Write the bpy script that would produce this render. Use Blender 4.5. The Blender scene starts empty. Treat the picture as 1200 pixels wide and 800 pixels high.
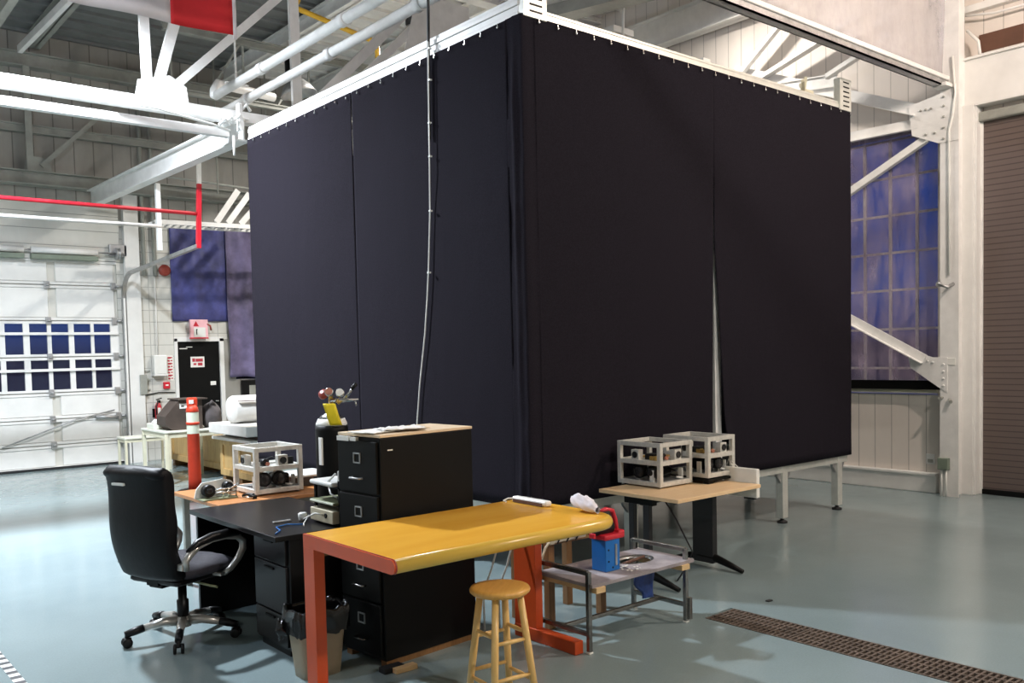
import bpy, bmesh, math, random
from mathutils import Vector, Matrix, noise
random.seed(7)
SC = bpy.context.scene
COL = SC.collection
PI = math.pi
V = Vector

# ---------------------------------------------------------------- materials
MATS = {}
def nt(name):
    m = bpy.data.materials.new(name); m.use_nodes = True
    n = m.node_tree; n.nodes.clear()
    out = n.nodes.new('ShaderNodeOutputMaterial')
    MATS[name] = m
    return m, n, out
def bsdf(n, out, color, rough=.5, metal=0., **kw):
    b = n.nodes.new('ShaderNodeBsdfPrincipled')
    b.inputs['Base Color'].default_value = (*color, 1)
    b.inputs['Roughness'].default_value = rough
    b.inputs['Metallic'].default_value = metal
    for k, v in kw.items():
        b.inputs[k].default_value = v
    n.links.new(b.outputs[0], out.inputs[0])
    return b
def tex(n, scale=5., detail=4., rough=.6, stretch=None, coord='Object'):
    tc = n.nodes.new('ShaderNodeTexCoord')
    mp = n.nodes.new('ShaderNodeMapping')
    if stretch: mp.inputs['Scale'].default_value = stretch
    n.links.new(tc.outputs[coord], mp.inputs[0])
    t = n.nodes.new('ShaderNodeTexNoise')
    t.inputs['Scale'].default_value = scale; t.inputs['Detail'].default_value = detail
    t.inputs['Roughness'].default_value = rough
    n.links.new(mp.outputs[0], t.inputs['Vector'])
    return t
def ramp(n, src, stops):
    r = n.nodes.new('ShaderNodeValToRGB')
    e = r.color_ramp.elements
    while len(e) < len(stops): e.new(.5)
    for k, (p, c) in enumerate(stops):
        e[k].position = p; e[k].color = (*c, 1) if len(c) == 3 else c
    n.links.new(src, r.inputs[0])
    return r
def bump(n, src, b, strength=.2, dist=.01):
    bp = n.nodes.new('ShaderNodeBump'); bp.inputs['Strength'].default_value = strength
    bp.inputs['Distance'].default_value = dist
    n.links.new(src, bp.inputs['Height']); n.links.new(bp.outputs[0], b.inputs['Normal'])
def mat(name, color, rough=.5, metal=0., var=.12, scale=8., bmp=0., stretch=None, **kw):
    m, n, out = nt(name)
    b = bsdf(n, out, color, rough, metal, **kw)
    t = tex(n, scale, stretch=stretch)
    lo = tuple(max(0, c * (1 - var)) for c in color); hi = tuple(min(1, c * (1 + var)) for c in color)
    r = ramp(n, t.outputs[0], [(.3, lo), (.7, hi)])
    n.links.new(r.outputs[0], b.inputs['Base Color'])
    if bmp: bump(n, t.outputs[0], b, bmp)
    return m
def math_node(n, op, a, b=None):
    k = n.nodes.new('ShaderNodeMath'); k.operation = op
    for i, v in enumerate((a, b)):
        if v is None: continue
        if isinstance(v, (int, float)): k.inputs[i].default_value = v
        else: n.links.new(v, k.inputs[i])
    return k.outputs[0]
def groove(name, color, period, width=.02, axis='xy', horiz=None, dirt=.25, rough=.5, line=.35):
    """painted boards: dark joints every `period` metres, across the wall (axis xy) or up it (z)"""
    m, n, out = nt(name)
    b = bsdf(n, out, color, rough)
    tc = n.nodes.new('ShaderNodeTexCoord'); sp = n.nodes.new('ShaderNodeSeparateXYZ')
    n.links.new(tc.outputs['Object'], sp.inputs[0])
    def lines(src, per, w):
        f = math_node(n, 'FRACT', math_node(n, 'DIVIDE', src, per))
        return math_node(n, 'LESS_THAN', f, w / per)
    u = math_node(n, 'ADD', sp.outputs[0], sp.outputs[1])
    msk = lines(u if axis == 'xy' else sp.outputs[2], period, width)
    if horiz:
        msk = math_node(n, 'MAXIMUM', msk, lines(sp.outputs[2], horiz, width))
    t = tex(n, 1.3, 6, .65, stretch=(1, 1, .35))
    lo = tuple(c * (1 - dirt) for c in color)
    r = ramp(n, t.outputs[0], [(.3, lo), (.6, color)])
    mx = n.nodes.new('ShaderNodeMix'); mx.data_type = 'RGBA'
    n.links.new(msk, mx.inputs[0]); n.links.new(r.outputs[0], mx.inputs[6])
    mx.inputs[7].default_value = (*[c * line for c in color], 1)
    n.links.new(mx.outputs[2], b.inputs['Base Color'])
    bump(n, math_node(n, 'SUBTRACT', 1, msk), b, .4, .01)
    return m

def make_tape():
    m, n, out = nt('check_tape'); b = bsdf(n, out, (.7, .7, .68), .5)
    tc = n.nodes.new('ShaderNodeTexCoord'); sp = n.nodes.new('ShaderNodeSeparateXYZ'); n.links.new(tc.outputs['Object'], sp.inputs[0])
    k = math_node(n, 'LESS_THAN', math_node(n, 'FRACT', math_node(n, 'DIVIDE', sp.outputs[1], .104)), .5)
    r = ramp(n, k, [(0, (.70, .70, .66)), (1, (.01, .01, .012))]); n.links.new(r.outputs[0], b.inputs['Base Color'])
make_tape()
def make_floor_mat():
    m, n, out = nt('epoxy_floor')
    b = bsdf(n, out, (.3, .42, .45), .16)
    t = tex(n, .55, 6, .6)
    r = ramp(n, t.outputs[0], [(.3, (.205, .268, .275)), (.7, (.25, .322, .33))])
    t2 = tex(n, 90, 2, .5)
    r2 = ramp(n, t2.outputs[0], [(.35, (.93, .93, .93)), (.65, (1, 1, 1))])
    mx = n.nodes.new('ShaderNodeMix'); mx.data_type = 'RGBA'; mx.blend_type = 'MULTIPLY'; mx.inputs[0].default_value = 1
    n.links.new(r.outputs[0], mx.inputs[6]); n.links.new(r2.outputs[0], mx.inputs[7])
    n.links.new(mx.outputs[2], b.inputs['Base Color'])
    t3 = tex(n, 3.0, 5, .6)
    r3 = ramp(n, t3.outputs[0], [(.3, (.13,) * 3), (.7, (.24,) * 3)])
    n.links.new(r3.outputs[0], b.inputs['Roughness'])
    bump(n, t3.outputs[0], b, .04, .01)
    return m
make_floor_mat()

def make_fabric(name, color):
    m, n, out = nt(name)
    b = bsdf(n, out, color, .95)
    b.inputs['Specular IOR Level'].default_value = .05
    t = tex(n, 110, 3, .6)
    r = ramp(n, t.outputs[0], [(.3, tuple(c * .7 for c in color)), (.7, tuple(c * 1.3 for c in color))])
    n.links.new(r.outputs[0], b.inputs['Base Color'])
    t2 = tex(n, 2.2, 4, .6, stretch=(1, 1, .4))
    bump(n, t2.outputs[0], b, .35, .03)
    return m
make_fabric('black_felt', (.0140, .0122, .0168))

def make_film(name, tint, clear, scale=2.5, rough=.25, stretch=(1, 1, .5)):
    """thin plastic sheeting: partly see-through, partly milky, wrinkled"""
    m, n, out = nt(name)
    b = bsdf(n, out, tint, rough)
    b.inputs['Specular IOR Level'].default_value = .8
    tr = n.nodes.new('ShaderNodeBsdfTransparent'); tr.inputs[0].default_value = (.95, .95, 1, 1)
    t = tex(n, scale, 7, .7, stretch=stretch)
    r = ramp(n, t.outputs[0], [(.35, (clear[0],) * 3), (.65, (clear[1],) * 3)])
    mx = n.nodes.new('ShaderNodeMixShader')
    n.links.new(r.outputs[0], mx.inputs[0]); n.links.new(b.outputs[0], mx.inputs[1]); n.links.new(tr.outputs[0], mx.inputs[2])
    n.links.new(mx.outputs[0], out.inputs[0])
    bump(n, t.outputs[0], b, .7, .05)
    return m
make_film('window_film', (.44, .36, .46), (.50, .95), 2.2, .22, (1, 2.2, .6))
make_film('hanging_sheet', (.62, .585, .57), (.25, .60), 1.2)
make_film('grey_sheet', (.30, .25, .30), (.05, .35), 2.5)
make_film('pane_glass', (.05, .06, .10), (.75, .85), 1.0, .05)
mat('bin_liner', (.005, .005, .0055), .16, 0, .1, 9, .5)

mat('white_paint', (.76, .755, .73), .45, 0, .06, 3)
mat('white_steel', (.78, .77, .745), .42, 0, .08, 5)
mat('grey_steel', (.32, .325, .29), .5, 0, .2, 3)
mat('galvanised', (.42, .42, .42), .4, .7, .2, 9)
mat('aluminium', (.66, .67, .62), .38, .45, .08, 12)
mat('rig_aluminium', (.62, .61, .56), .45, .25, .12, 30)
mat('chrome', (.62, .62, .60), .18, 1., .05, 5)
mat('silver_plastic', (.50, .49, .46), .3, .6, .05, 5)
mat('black_metal', (.0032, .0032, .0030), .5, 0, .1, 5, **{'Specular IOR Level': .18})
mat('black_plastic', (.0045, .0045, .005), .4, 0, .1, 8, **{'Specular IOR Level': .3})
mat('black_rubber', (.012, .012, .013), .7, 0, .1, 8)
mat('black_leather', (.0036, .0036, .0045), .5, 0, .2, 14, .2, **{'Specular IOR Level': .2})
mat('seat_fabric', (.028, .025, .034), .8, 0, .2, 30, .2)
mat('dark_laminate', (.006, .0052, .0055), .3, 0, .2, 6, 0, (1, 8, 1), **{'Specular IOR Level': .3})
mat('charcoal_paint', (.012, .012, .014), .5, 0, .1, 5)
mat('orange_enamel', (.58, .072, .012), .38, 0, .12, 3)
mat('orange_rubber', (.62, .045, .014), .5, 0, .1, 6)
mat('red_enamel', (.55, .015, .03), .4, 0, .1, 4)
mat('red_cloth', (.62, .018, .024), .8, 0, .08, 4)
mat('white_cloth', (.74, .70, .74), .85, 0, .05, 4)
mat('blue_plastic', (.010, .14, .46), .35, 0, .1, 6)
mat('blue_bag', (.02, .05, .20), .5, 0, .4, 12, .4)
mat('white_plastic', (.76, .76, .72), .35, 0, .04, 6)
mat('beige_plastic', (.52, .47, .34), .4, 0, .08, 8)
mat('grey_green_plastic', (.24, .26, .15), .4, 0, .15, 8)
mat('bin_plastic', (.34, .28, .19), .5, 0, .06, 5)
mat('cream_paint', (.64, .61, .46), .45, 0, .08, 5)
mat('table_white', (.72, .72, .62), .4, 0, .05, 5)
mat('yellow_paint', (.72, .42, .03), .45, 0, .1, 5)
mat('yellow_card', (.85, .66, .01), .6, 0, .06, 9)
mat('brass', (.6, .4, .12), .35, .8, .15, 9)
mat('red_gauge', (.30, .045, .03), .4, 0, .2, 9)
mat('copper_gauge', (.5, .2, .13), .4, .4, .2, 9)
mat('paper', (.78, .77, .72), .8, 0, .05, 9)
mat('cardboard_dark', (.060, .042, .032), .8, 0, .25, 5)
mat('charcoal_bag', (.075, .065, .065), .8, 0, .35, 9, .4)
mat('foam_white', (.70, .68, .64), .85, 0, .08, 4, .2)
mat('brown_board', (.11, .05, .03), .7, 0, .2, 5)
mat('iron_grate', (.125, .095, .075), .6, .3, .35, 8)
mat('pit_black', (.010, .010, .010), .8, 0, .1, 5)
mat('grey_ply', (.30, .27, .28), .6, 0, .35, 7)
mat('steel_dark', (.26, .26, .25), .27, .9, .35, 7)
mat('green_steel', (.18, .22, .17), .5, 0, .1, 7)
mat('reflective_band', (.70, .74, .60), .35, 0, .05, 7)
mat('red_print', (.45, .03, .05), .6, 0, .1, 7)
mat('pink_plastic', (.85, .48, .52), .4, 0, .1, 7)
mat('glass_lens', (.02, .02, .022), .12, 0, .1, 7)
mat('gold_board', (.45, .28, .07), .5, .2, .4, 60)
mat('roof_deck', (.20, .205, .20), .6, 0, .15, 3)
mat('concrete_wall', (.62, .61, .58), .7, 0, .1, 2)
def wood(name, a, b_, scale=3, stretch=(1, 14, 14), rough=.35):
    m, n, out = nt(name)
    b = bsdf(n, out, a, rough)
    t = tex(n, scale, 6, .6, stretch=stretch)
    r = ramp(n, t.outputs[0], [(.3, a), (.7, b_)])
    n.links.new(r.outputs[0], b.inputs['Base Color'])
    bump(n, t.outputs[0], b, .06, .005)
wood('yellow_top', (.74, .36, .035), (.82, .44, .055), 1.2, (1, 5, 5), .27)
wood('yellow_edge', (.70, .42, .06), (.78, .50, .09), 1.2, (1, 5, 5), .25)
wood('stool_pine', (.72, .43, .13), (.82, .55, .22), 4, (12, 12, 1.5), .32)
wood('stool_seat', (.60, .30, .06), (.72, .39, .10), 4, (2, 14, 2), .28)
wood('cherry_top', (.46, .18, .055), (.56, .25, .09), 3, (1, 12, 12), .35)
wood('maple_top', (.74, .50, .27), (.80, .58, .34), 3, (1, 12, 12), .4)
wood('board_top', (.66, .50, .33), (.74, .60, .42), 3, (1, 12, 12), .5)
wood('crate_ply', (.42, .26, .09), (.58, .39, .16), 2.2, (6, 6, 1), .6)
wood('brown_wood', (.16, .075, .025), (.24, .12, .04), 4, (14, 14, 1), .5)
wood('pale_wood', (.62, .42, .2), (.72, .5, .26), 4, (1, 14, 14), .5)
groove('board_wall', (.76, .70, .64), .21, .010, dirt=.12, line=.55)
groove('upper_boards', (.36, .345, .31), .30, .018, dirt=.25, line=.45)
groove('block_wall', (.66, .65, .60), .40, .012, horiz=.20, dirt=.2, line=.6)
groove('garage_panel', (.66, .645, .59), .60, .0, axis='z', dirt=.16, rough=.4, line=.8)
groove('header_panel', (.64, .63, .58), .26, .012, axis='z', dirt=.15, line=.5)
groove('roller_slats', (.135, .102, .09), .066, .012, axis='z', dirt=.12, rough=.45, line=.5)

# ---------------------------------------------------------------- mesh tools
class MB:
    def __init__(s): s.bm = bmesh.new()
    def _new(s, geom_fn):
        old = set(s.bm.verts); geom_fn(); return [v for v in s.bm.verts if v not in old]
    def box(s, a, b, bev=0., mtx=None, seg=2):
        """axis box from corner a to corner b"""
        a, b = V(a), V(b); c = (a + b) / 2; d = b - a
        r = bmesh.ops.create_cube(s.bm, size=1)
        vs = r['verts']
        for v in vs: v.co = V((v.co.x * d.x, v.co.y * d.y, v.co.z * d.z)) + c
        if mtx:
            for v in vs: v.co = mtx @ v.co
        if bev:
            es = list({e for v in vs for e in v.link_edges})
            bmesh.ops.bevel(s.bm, geom=es, offset=bev, segments=seg, affect='EDGES', profile=.5)
        return s
    def beam(s, p, q, w, h, up=(0, 0, 1), bev=0.):
        """box from p to q, w across, h along `up`"""
        p, q = V(p), V(q); d = (q - p); L = d.length; d.normalize()
        u = V(up); r = d.cross(u)
        if r.length < 1e-4: r = d.cross(V((0, 1, 0)))
        r.normalize(); u = r.cross(d).normalized()
        M = Matrix((( d.x, r.x, u.x, 0), (d.y, r.y, u.y, 0), (d.z, r.z, u.z, 0), (0, 0, 0, 1)))
        M = Matrix.Translation(p) @ M
        return s.box((0, -w / 2, -h / 2), (L, w / 2, h / 2), bev, M)
    def ibeam(s, p, q, w, h, t=.015, up=(0, 0, 1)):
        p, q = V(p), V(q); u = V(up)
        s.beam(p, q, t, h, up)
        s.beam(p + u * (h / 2 - t / 2), q + u * (h / 2 - t / 2), w, t, up)
        s.beam(p - u * (h / 2 - t / 2), q - u * (h / 2 - t / 2), w, t, up)
        return s
    def tube(s, pts, r, n=12, r2=None, cap=True):
        """round bar through points; r number or list"""
        pts = [V(p) for p in pts]; rings = []
        R = r if isinstance(r, (list, tuple)) else [r + (((r2 if r2 is not None else r) - r) * i / (len(pts) - 1)) for i in range(len(pts))]
        prev = None
        for i, p in enumerate(pts):
            d = (pts[min(i + 1, len(pts) - 1)] - pts[max(i - 1, 0)]).normalized()
            if prev is None:
                a = d.cross(V((0, 0, 1)))
                if a.length < .05: a = d.cross(V((1, 0, 0)))
            else: a = prev - d * prev.dot(d)
            a.normalize(); prev = a; b = d.cross(a)
            rings.append([s.bm.verts.new(p + (a * math.cos(2 * PI * k / n) + b * math.sin(2 * PI * k / n)) * R[i]) for k in range(n)])
        for A, B in zip(rings, rings[1:]):
            for k in range(n):
                f = s.bm.faces.new((A[k], A[(k + 1) % n], B[(k + 1) % n], B[k])); f.smooth = True
        if cap:
            s.bm.faces.new(rings[0][::-1]); s.bm.faces.new(rings[-1])
        return s
    def lathe(s, prof, c=(0, 0, 0), axis=(0, 0, 1), n=28, cap=True):
        """prof = [(radius, height)...] about axis through c"""
        ax = V(axis).normalized(); a = ax.cross(V((0, 0, 1)))
        if a.length < .05: a = V((1, 0, 0))
        a.normalize(); b = ax.cross(a); c = V(c); rings = []
        for r, h in prof:
            r = max(r, .0004)
            rings.append([s.bm.verts.new(c + ax * h + (a * math.cos(2 * PI * k / n) + b * math.sin(2 * PI * k / n)) * r) for k in range(n)])
        for A, B in zip(rings, rings[1:]):
            for k in range(n):
                f = s.bm.faces.new((A[k], A[(k + 1) % n], B[(k + 1) % n], B[k])); f.smooth = True
        if cap:
            s.bm.faces.new(rings[0][::-1]); s.bm.faces.new(rings[-1])
        return s
    def prism(s, poly, o, ux, uy, depth, bev=0.):
        """flat outline poly in plane (o, ux, uy), given thickness along ux x uy"""
        o, ux, uy = V(o), V(ux), V(uy); nrm = ux.cross(uy).normalized() * depth
        A = [s.bm.verts.new(o + ux * x + uy * y) for x, y in poly]
        B = [s.bm.verts.new(o + ux * x + uy * y + nrm) for x, y in poly]
        n = len(poly)
        s.bm.faces.new(A[::-1]); s.bm.faces.new(B)
        for k in range(n): s.bm.faces.new((A[k], A[(k + 1) % n], B[(k + 1) % n], B[k]))
        return s
    def sheet(s, fn, nu, nv, th=None):
        """surface fn(u,v) -> point, optional thickness vector"""
        layers = []
        for side in ((0, 1) if th is not None else (0,)):
            layers.append([[s.bm.verts.new(V(fn(i / nu, j / nv)) + (V(th) if side else V((0, 0, 0)))) for j in range(nv + 1)] for i in range(nu + 1)])
        for li, g in enumerate(layers):
            for i in range(nu):
                for j in range(nv):
                    q = (g[i][j], g[i + 1][j], g[i + 1][j + 1], g[i][j + 1])
                    f = s.bm.faces.new(q if li == 0 else q[::-1]); f.smooth = True
        if th is not None:
            g, h = layers
            for i in range(nu):
                s.bm.faces.new((g[i][0], h[i][0], h[i + 1][0], g[i + 1][0])); s.bm.faces.new((g[i + 1][nv], h[i + 1][nv], h[i][nv], g[i][nv]))
            for j in range(nv):
                s.bm.faces.new((g[0][j + 1], h[0][j + 1], h[0][j], g[0][j])); s.bm.faces.new((g[nu][j], h[nu][j], h[nu][j + 1], g[nu][j + 1]))
        return s
    def clusters(s, tol=.003):
        seen = set(); isl = []
        for v in s.bm.verts:
            if v in seen: continue
            st, c = [v], []; seen.add(v)
            while st:
                a = st.pop(); c.append(a)
                for e in a.link_edges:
                    b = e.other_vert(a)
                    if b not in seen: seen.add(b); st.append(b)
            lo = [min(q.co[i] for q in c) - tol for i in range(3)]; hi = [max(q.co[i] for q in c) + tol for i in range(3)]
            isl.append([c, lo, hi])
        ch = True
        while ch:
            ch = False
            for i in range(len(isl)):
                for j in range(i + 1, len(isl)):
                    A, B = isl[i], isl[j]
                    if all(A[1][k] <= B[2][k] and B[1][k] <= A[2][k] for k in range(3)):
                        A[0] += B[0]; A[1] = [min(a, b) for a, b in zip(A[1], B[1])]; A[2] = [max(a, b) for a, b in zip(A[2], B[2])]
                        isl.pop(j); ch = True; break
                if ch: break
        return [c[0] for c in isl]
    def build(s, name, material, parent=None, world=False):
        if world and parent is not None:
            inv = WM[parent.name].inverted()
            for v in s.bm.verts: v.co = inv @ v.co
        if name in SPLIT:
            name = SPLIT[name]
            cl = s.clusters()
            if len(cl) > 1:
                last = None
                for vs in cl:
                    k = MB(); mp = {v: k.bm.verts.new(v.co) for v in vs}
                    for f in {f for v in vs for f in v.link_faces}:
                        g = k.bm.faces.new([mp[v] for v in f.verts]); g.smooth = f.smooth
                    last = k.build('_' + name, material, parent, False)
                    last.name = name; last.data.name = name; WM[last.name] = WM[parent.name] if parent is not None else Matrix.Identity(4)
                return last
        bmesh.ops.recalc_face_normals(s.bm, faces=s.bm.faces)
        me = bpy.data.meshes.new(name); s.bm.to_mesh(me); s.bm.free()
        me.materials.append(MATS[material])
        o = bpy.data.objects.new(name, me); COL.objects.link(o)
        WM[o.name] = WM[parent.name] if parent is not None else Matrix.Identity(4)
        if parent is not None: o.parent = parent
        return o
WM = {}
SPLIT = {'coupling': 'coupling', 'skid': 'skid', 'corner_brackets': 'corner_bracket', 'black_mount': 'black_mount', 'foot_pads': 'foot_pad', 'feet': 'foot',
         'switch': 'switch', 'fixing_block': 'fixing_block', 'wooden_runner': 'wooden_runner', 'foot_caps': 'foot_cap', 'sticker': 'sticker',
         'upright': 'upright', 'white_bracket': 'white_bracket', 'circuit_board': 'circuit_board', 'top_panel': 'top_panel', 'hinge': 'hinge',
         'case_strip': 'case_strip', 'screw': 'screw', 'clip': 'clip', 'rivets': 'rivet', 'lower_rivets': 'rivet', 'bolt_end': 'bolt_end', 'cross_rail': 'cross_rail',
         'lettering': 'lettering', 'red_lens_cap': 'red_lens_cap', 'cable_gland': 'cable_gland', 'angle_iron': 'angle_iron', 'batten': 'batten', 'conduit_pair': 'conduit'}
def T(name, label, cat, loc=(0, 0, 0), rz=0., group=None):
    o = bpy.data.objects.new(name, None); COL.objects.link(o)
    o.empty_display_size = .1
    o.location = loc; o.rotation_euler = (0, 0, rz)
    o['label'] = label; o['category'] = cat
    if group: o['group'] = group
    WM[o.name] = Matrix.Translation(V(loc)) @ Matrix.Rotation(rz, 4, 'Z')
    return o
def tag(o, label, cat, group=None):
    o['label'] = label; o['category'] = cat
    if group: o['group'] = group
    return o
def struct(o): o['kind'] = 'structure'; return o
def copy_tree(o, parent=None):
    c = o.copy(); COL.objects.link(c)
    if parent is not None: c.parent = parent
    for ch in list(o.children): copy_tree(ch, c)
    return c
def nz(x, y, z=0.): return noise.noise(V((x, y, z)))

# ================================================================ SETTING
X0, X1, Y0, Y1, ZC = -7.0, 10.45, -8.0, 15.95, 7.0
# floor, with the drain slot left open
def make_floor():
    m = MB()
    gx0, gx1, gy0, gy1 = 4.62, 4.93, -3.0, 3.62
    for a, b in (((X0 - .2, Y0 - .2), (gx0, Y1 + .2)), ((gx1, Y0 - .2), (11.2, Y1 + .2)), ((gx0, Y0 - .2), (gx1, gy0)), ((gx0, gy1), (gx1, Y1 + .2))):
        m.box((a[0], a[1], -.2), (b[0], b[1], 0))
    m.build('floor', 'epoxy_floor')
    struct(bpy.data.objects['floor'])
    g = T('floor_drain', 'long rusty brown grated trench drain set into the grey-blue floor', 'drain', (4.775, .3, -.06))
    w = MB(); w.box((gx0, gy0, -.2), (gx1, gy1, -.17)); w.build('channel', 'pit_black', g, True)
    # grating sections with bars
    f = MB()
    y = gy0
    while y < gy1 - .05:
        y2 = min(y + .6, gy1)
        for k in range(5):
            x = gx0 + .004 + k * (gx1 - gx0 - .02) / 4
            f.box((x, y + .004, -.035), (x + .012, y2 - .004, .003))
        n = int((y2 - y) / .034)
        for k in range(n + 1):
            yy = y + .006 + k * (y2 - y - .024) / n
            f.box((gx0 + .004, yy, -.033), (gx1 - .004, yy + .013, .0015))
        y = y2
    f.build('grating', 'iron_grate', g, True)
make_floor()

# ceiling: ribbed deck
def ceil(x0, x1, mt):
    m = MB(); m.box((x0, Y0 - .2, ZC), (x1, Y1 + .2, ZC + .2))
    y = Y0
    while y < Y1:
        m.box((x0 + .02, y, ZC - .05), (x1 - .02, y + .07, ZC)); y += .45
    struct(m.build('ceiling', mt))
ceil(X0 - .2, 6.9, 'roof_deck'); ceil(6.9, 11.2, 'white_steel')

# back wall: pieces round the garage door, exit door and windows
BY = Y1
m = MB()
T_ = .25
def bw(x0, x1, z0, z1): m.box((x0, BY, z0), (x1, BY + T_, z1))
bw(X0, -2.6, 0, ZC); bw(-2.6, 4.80, 3.98, ZC); bw(4.80, 5.68, 4.12, ZC)
bw(5.68, X1 + .3, 4.12, ZC)
bw(5.0, 5.68, 0, 0.02)
bw(6.56, 6.78, 1.36, 4.12); bw(6.50, 11.0, 0, 1.36)
bw(8.4, 11.0, 1.36, 4.12)
struct(m.build('wall_back', 'upper_boards'))
m = MB(); m.box((4.742, BY - .004, 0), (5.66, BY + T_, 4.12)); m.box((5.66, BY - .004, 2.10), (6.64, BY + T_ - .02, 2.5))
struct(m.build('wall_back', 'block_wall'))
m = MB(); m.box((-2.6, BY - .012, 3.42), (4.80, BY + T_ - .02, 4.36))
struct(m.build('trim_1', 'header_panel'))
struct(MB().box((X0 - .2, Y0, 0), (X0, Y1, ZC)).build('wall_left', 'concrete_wall'))
struct(MB().box((X0, Y0 - .2, 0), (11.2, Y0, ZC)).build('wall_front', 'concrete_wall'))

# right wall, window bay (x=10.45), roller door bay (x=10.75)
m = MB()
XR = 10.45
m.box((XR, 4.6, 0), (XR + .3, Y1, 1.14)); m.box((XR, 4.6, 4.25), (XR + .3, Y1, ZC)); m.box((XR, 8.5, 1.14), (XR + .3, Y1, 4.25))
XD = 10.75
m.box((XD, .6, 4.2), (XD + .3, 4.75, ZC)); m.box((XD, Y0, 0), (XD + .3, .6, ZC)); m.box((XD, 4.38, 0), (XD + .3, 4.75, 4.2))
m.box((XR, 4.62, 0), (XD + .3, 4.75, ZC))
struct(m.build('wall_right', 'board_wall'))
struct(MB().box((10.38, 4.74, 0), (XR, Y1, .20), .01).box((10.36, 4.74, .20), (XR, Y1, .235), .008).build('baseboard_right', 'white_paint'))

# ---- window on the right wall
wn = MB()
wy0, wy1, wz0, wz1 = 4.75, 8.45, 1.20, 4.2
for yy in [4.72 + .325 * k for k in range(12)]:
    wn.box((XR + .10, yy - .016, wz0), (XR + .13, yy + .016, wz1))
for zz in (1.45, 1.92, 2.39, 2.84, 3.29, 3.74, 4.18):
    wn.box((XR + .105, wy0, zz - .014), (XR + .125, wy1, zz + .014))
struct(wn.build('window_1', 'cream_paint'))
w = MB().box((XR + .112, wy0, wz0), (XR + .118, wy1, wz1)).build('pane', 'pane_glass', bpy.data.objects['window_1'])
s_ = MB().box((XR - .06, 4.74, 1.16), (XR + .14, 8.5, 1.20), .008).box((XR - .0, 4.75, 1.19), (XR + .1, 8.5, 1.26), .008).build('window_sill', 'cream_paint', bpy.data.objects['window_1'])
m = MB(); m.sheet(lambda u, v: (XR + .05 + .03 * nz(u * 9, v * 5, 3) + .012 * nz(u * 30, v * 14, 5), 4.76 + u * 3.7, 1.30 + v * 2.95), 70, 50, (.002, 0, 0))
tag(m.build('plastic_window_sheet', 'window_film'), 'wrinkled clear plastic sheet covering the tall right-hand window', 'plastic sheet')
m = MB().box((10.34, 4.66, 1.205), (10.40, 8.4, 1.312), .004).box((10.33, 5.47, 1.25), (10.342, 5.50, 1.275))
tag(m.build('wall_rail', 'black_metal'), 'black horizontal rail under the plastic-covered window', 'rail')
MB().box((10.40, 5.0, 1.22), (XR, 5.05, 1.30)).build('bracket', 'black_metal', bpy.data.objects['wall_rail'])

# ---- roller door
m = MB()
m.box((XD - .03, .7, 0.03), (XD, 4.38, 4.22))
dr = struct(m.build('door_3', 'roller_slats'))
MB().box((XD - .06, .7, 0), (XD + .01, 4.36, .06), .008).build('bottom_bar', 'black_metal', dr)
MB().box((XD - .12, .6, 4.215), (XD - .03, 4.42, 4.32), .02).build('door_hood', 'grey_steel', dr)
MB().box((XD - .06, 4.36, 0), (XD + .0, 4.43, 4.25), .006).build('guide_rail', 'white_steel', dr)
m = MB().box((10.60, .4, 4.40), (XD, 4.58, 4.92), .01)
m.box((10.56, .4, 4.385), (XD, 4.58, 4.41)).box((10.56, .4, 4.91), (XD, 4.58, 4.935))
struct(m.build('trim_2', 'white_paint'))
m = MB().box((10.66, .4, 5.46), (XD, 4.6, 5.54), .006); struct(m.build('trim_3', 'white_paint'))
m = MB().box((10.735, 3.95, 5.0), (XD + .002, 4.42, 5.20), .002)
tag(m.build('wood_offcut', 'brown_board'), 'brown board fixed to the white wall above the door header', 'board')
m = MB().tube([(10.62, 4.52, 5.42), (10.62, 4.2, 5.36), (10.62, 2.0, 5.34)], .014).tube([(10.62, 4.50, 5.25), (10.62, 4.38, 5.10), (10.62, 4.36, 4.95)], .018)
tag(m.build('conduit', 'white_steel'), 'thin white conduit running over the roller door header', 'conduit')

# ---- steel column on the right
c = T('steel_column', 'white riveted steel column between the plastic-covered window and brown roller door', 'column', (10.4, 4.55, 0))
m = MB().box((10.27, 4.44, 0), (10.285, 4.645, 4.3)).box((10.285, 4.52, 0), (10.60, 4.55, 6.9)).box((10.27, 4.44, 4.3), (10.285, 4.645, 6.9))
m.build('flange', 'white_steel', c, True)
m = MB().box((10.58, 4.38, 0), (10.72, 4.46, 4.40), .004).box((10.54, 4.40, 0), (10.58, 4.53, 4.4), .004)
m.build('door_jamb', 'white_paint', c, True)
# gusset plates with bolts
def bolts(mb, pts, ax, r=.013):
    for p in pts: mb.lathe([(r, 0), (r, .012), (r * .6, .018)], p, ax, 8)
m = MB().prism([(4.44, 3.98), (4.66, 3.98), (4.96, 4.12), (5.0, 4.46), (4.66, 4.52), (4.44, 4.52)], (10.262, 0, 0), (0, 1, 0), (0, 0, 1), .010)
m.build('gusset_plate', 'white_steel', c, True)
m = MB(); bolts(m, [(10.262, 4.60, z) for z in (4.02, 4.14, 4.26, 4.38, 4.48)] + [(10.262, y, 4.38) for y in (4.74, 4.80, 4.86)] + [(10.262, y, 4.1) for y in (4.70, 4.8)], (-1, 0, 0))
m.build('rivets', 'grey_steel', c, True)
m = MB().prism([(4.56, 1.18), (4.56, 1.58), (4.72, 1.58), (5.02, 1.66), (4.98, 1.46), (4.66, 1.24)], (10.262, 0, 0), (0, 1, 0), (0, 0, 1), .010)
m.build('lower_gusset_plate', 'white_steel', c, True)
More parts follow.
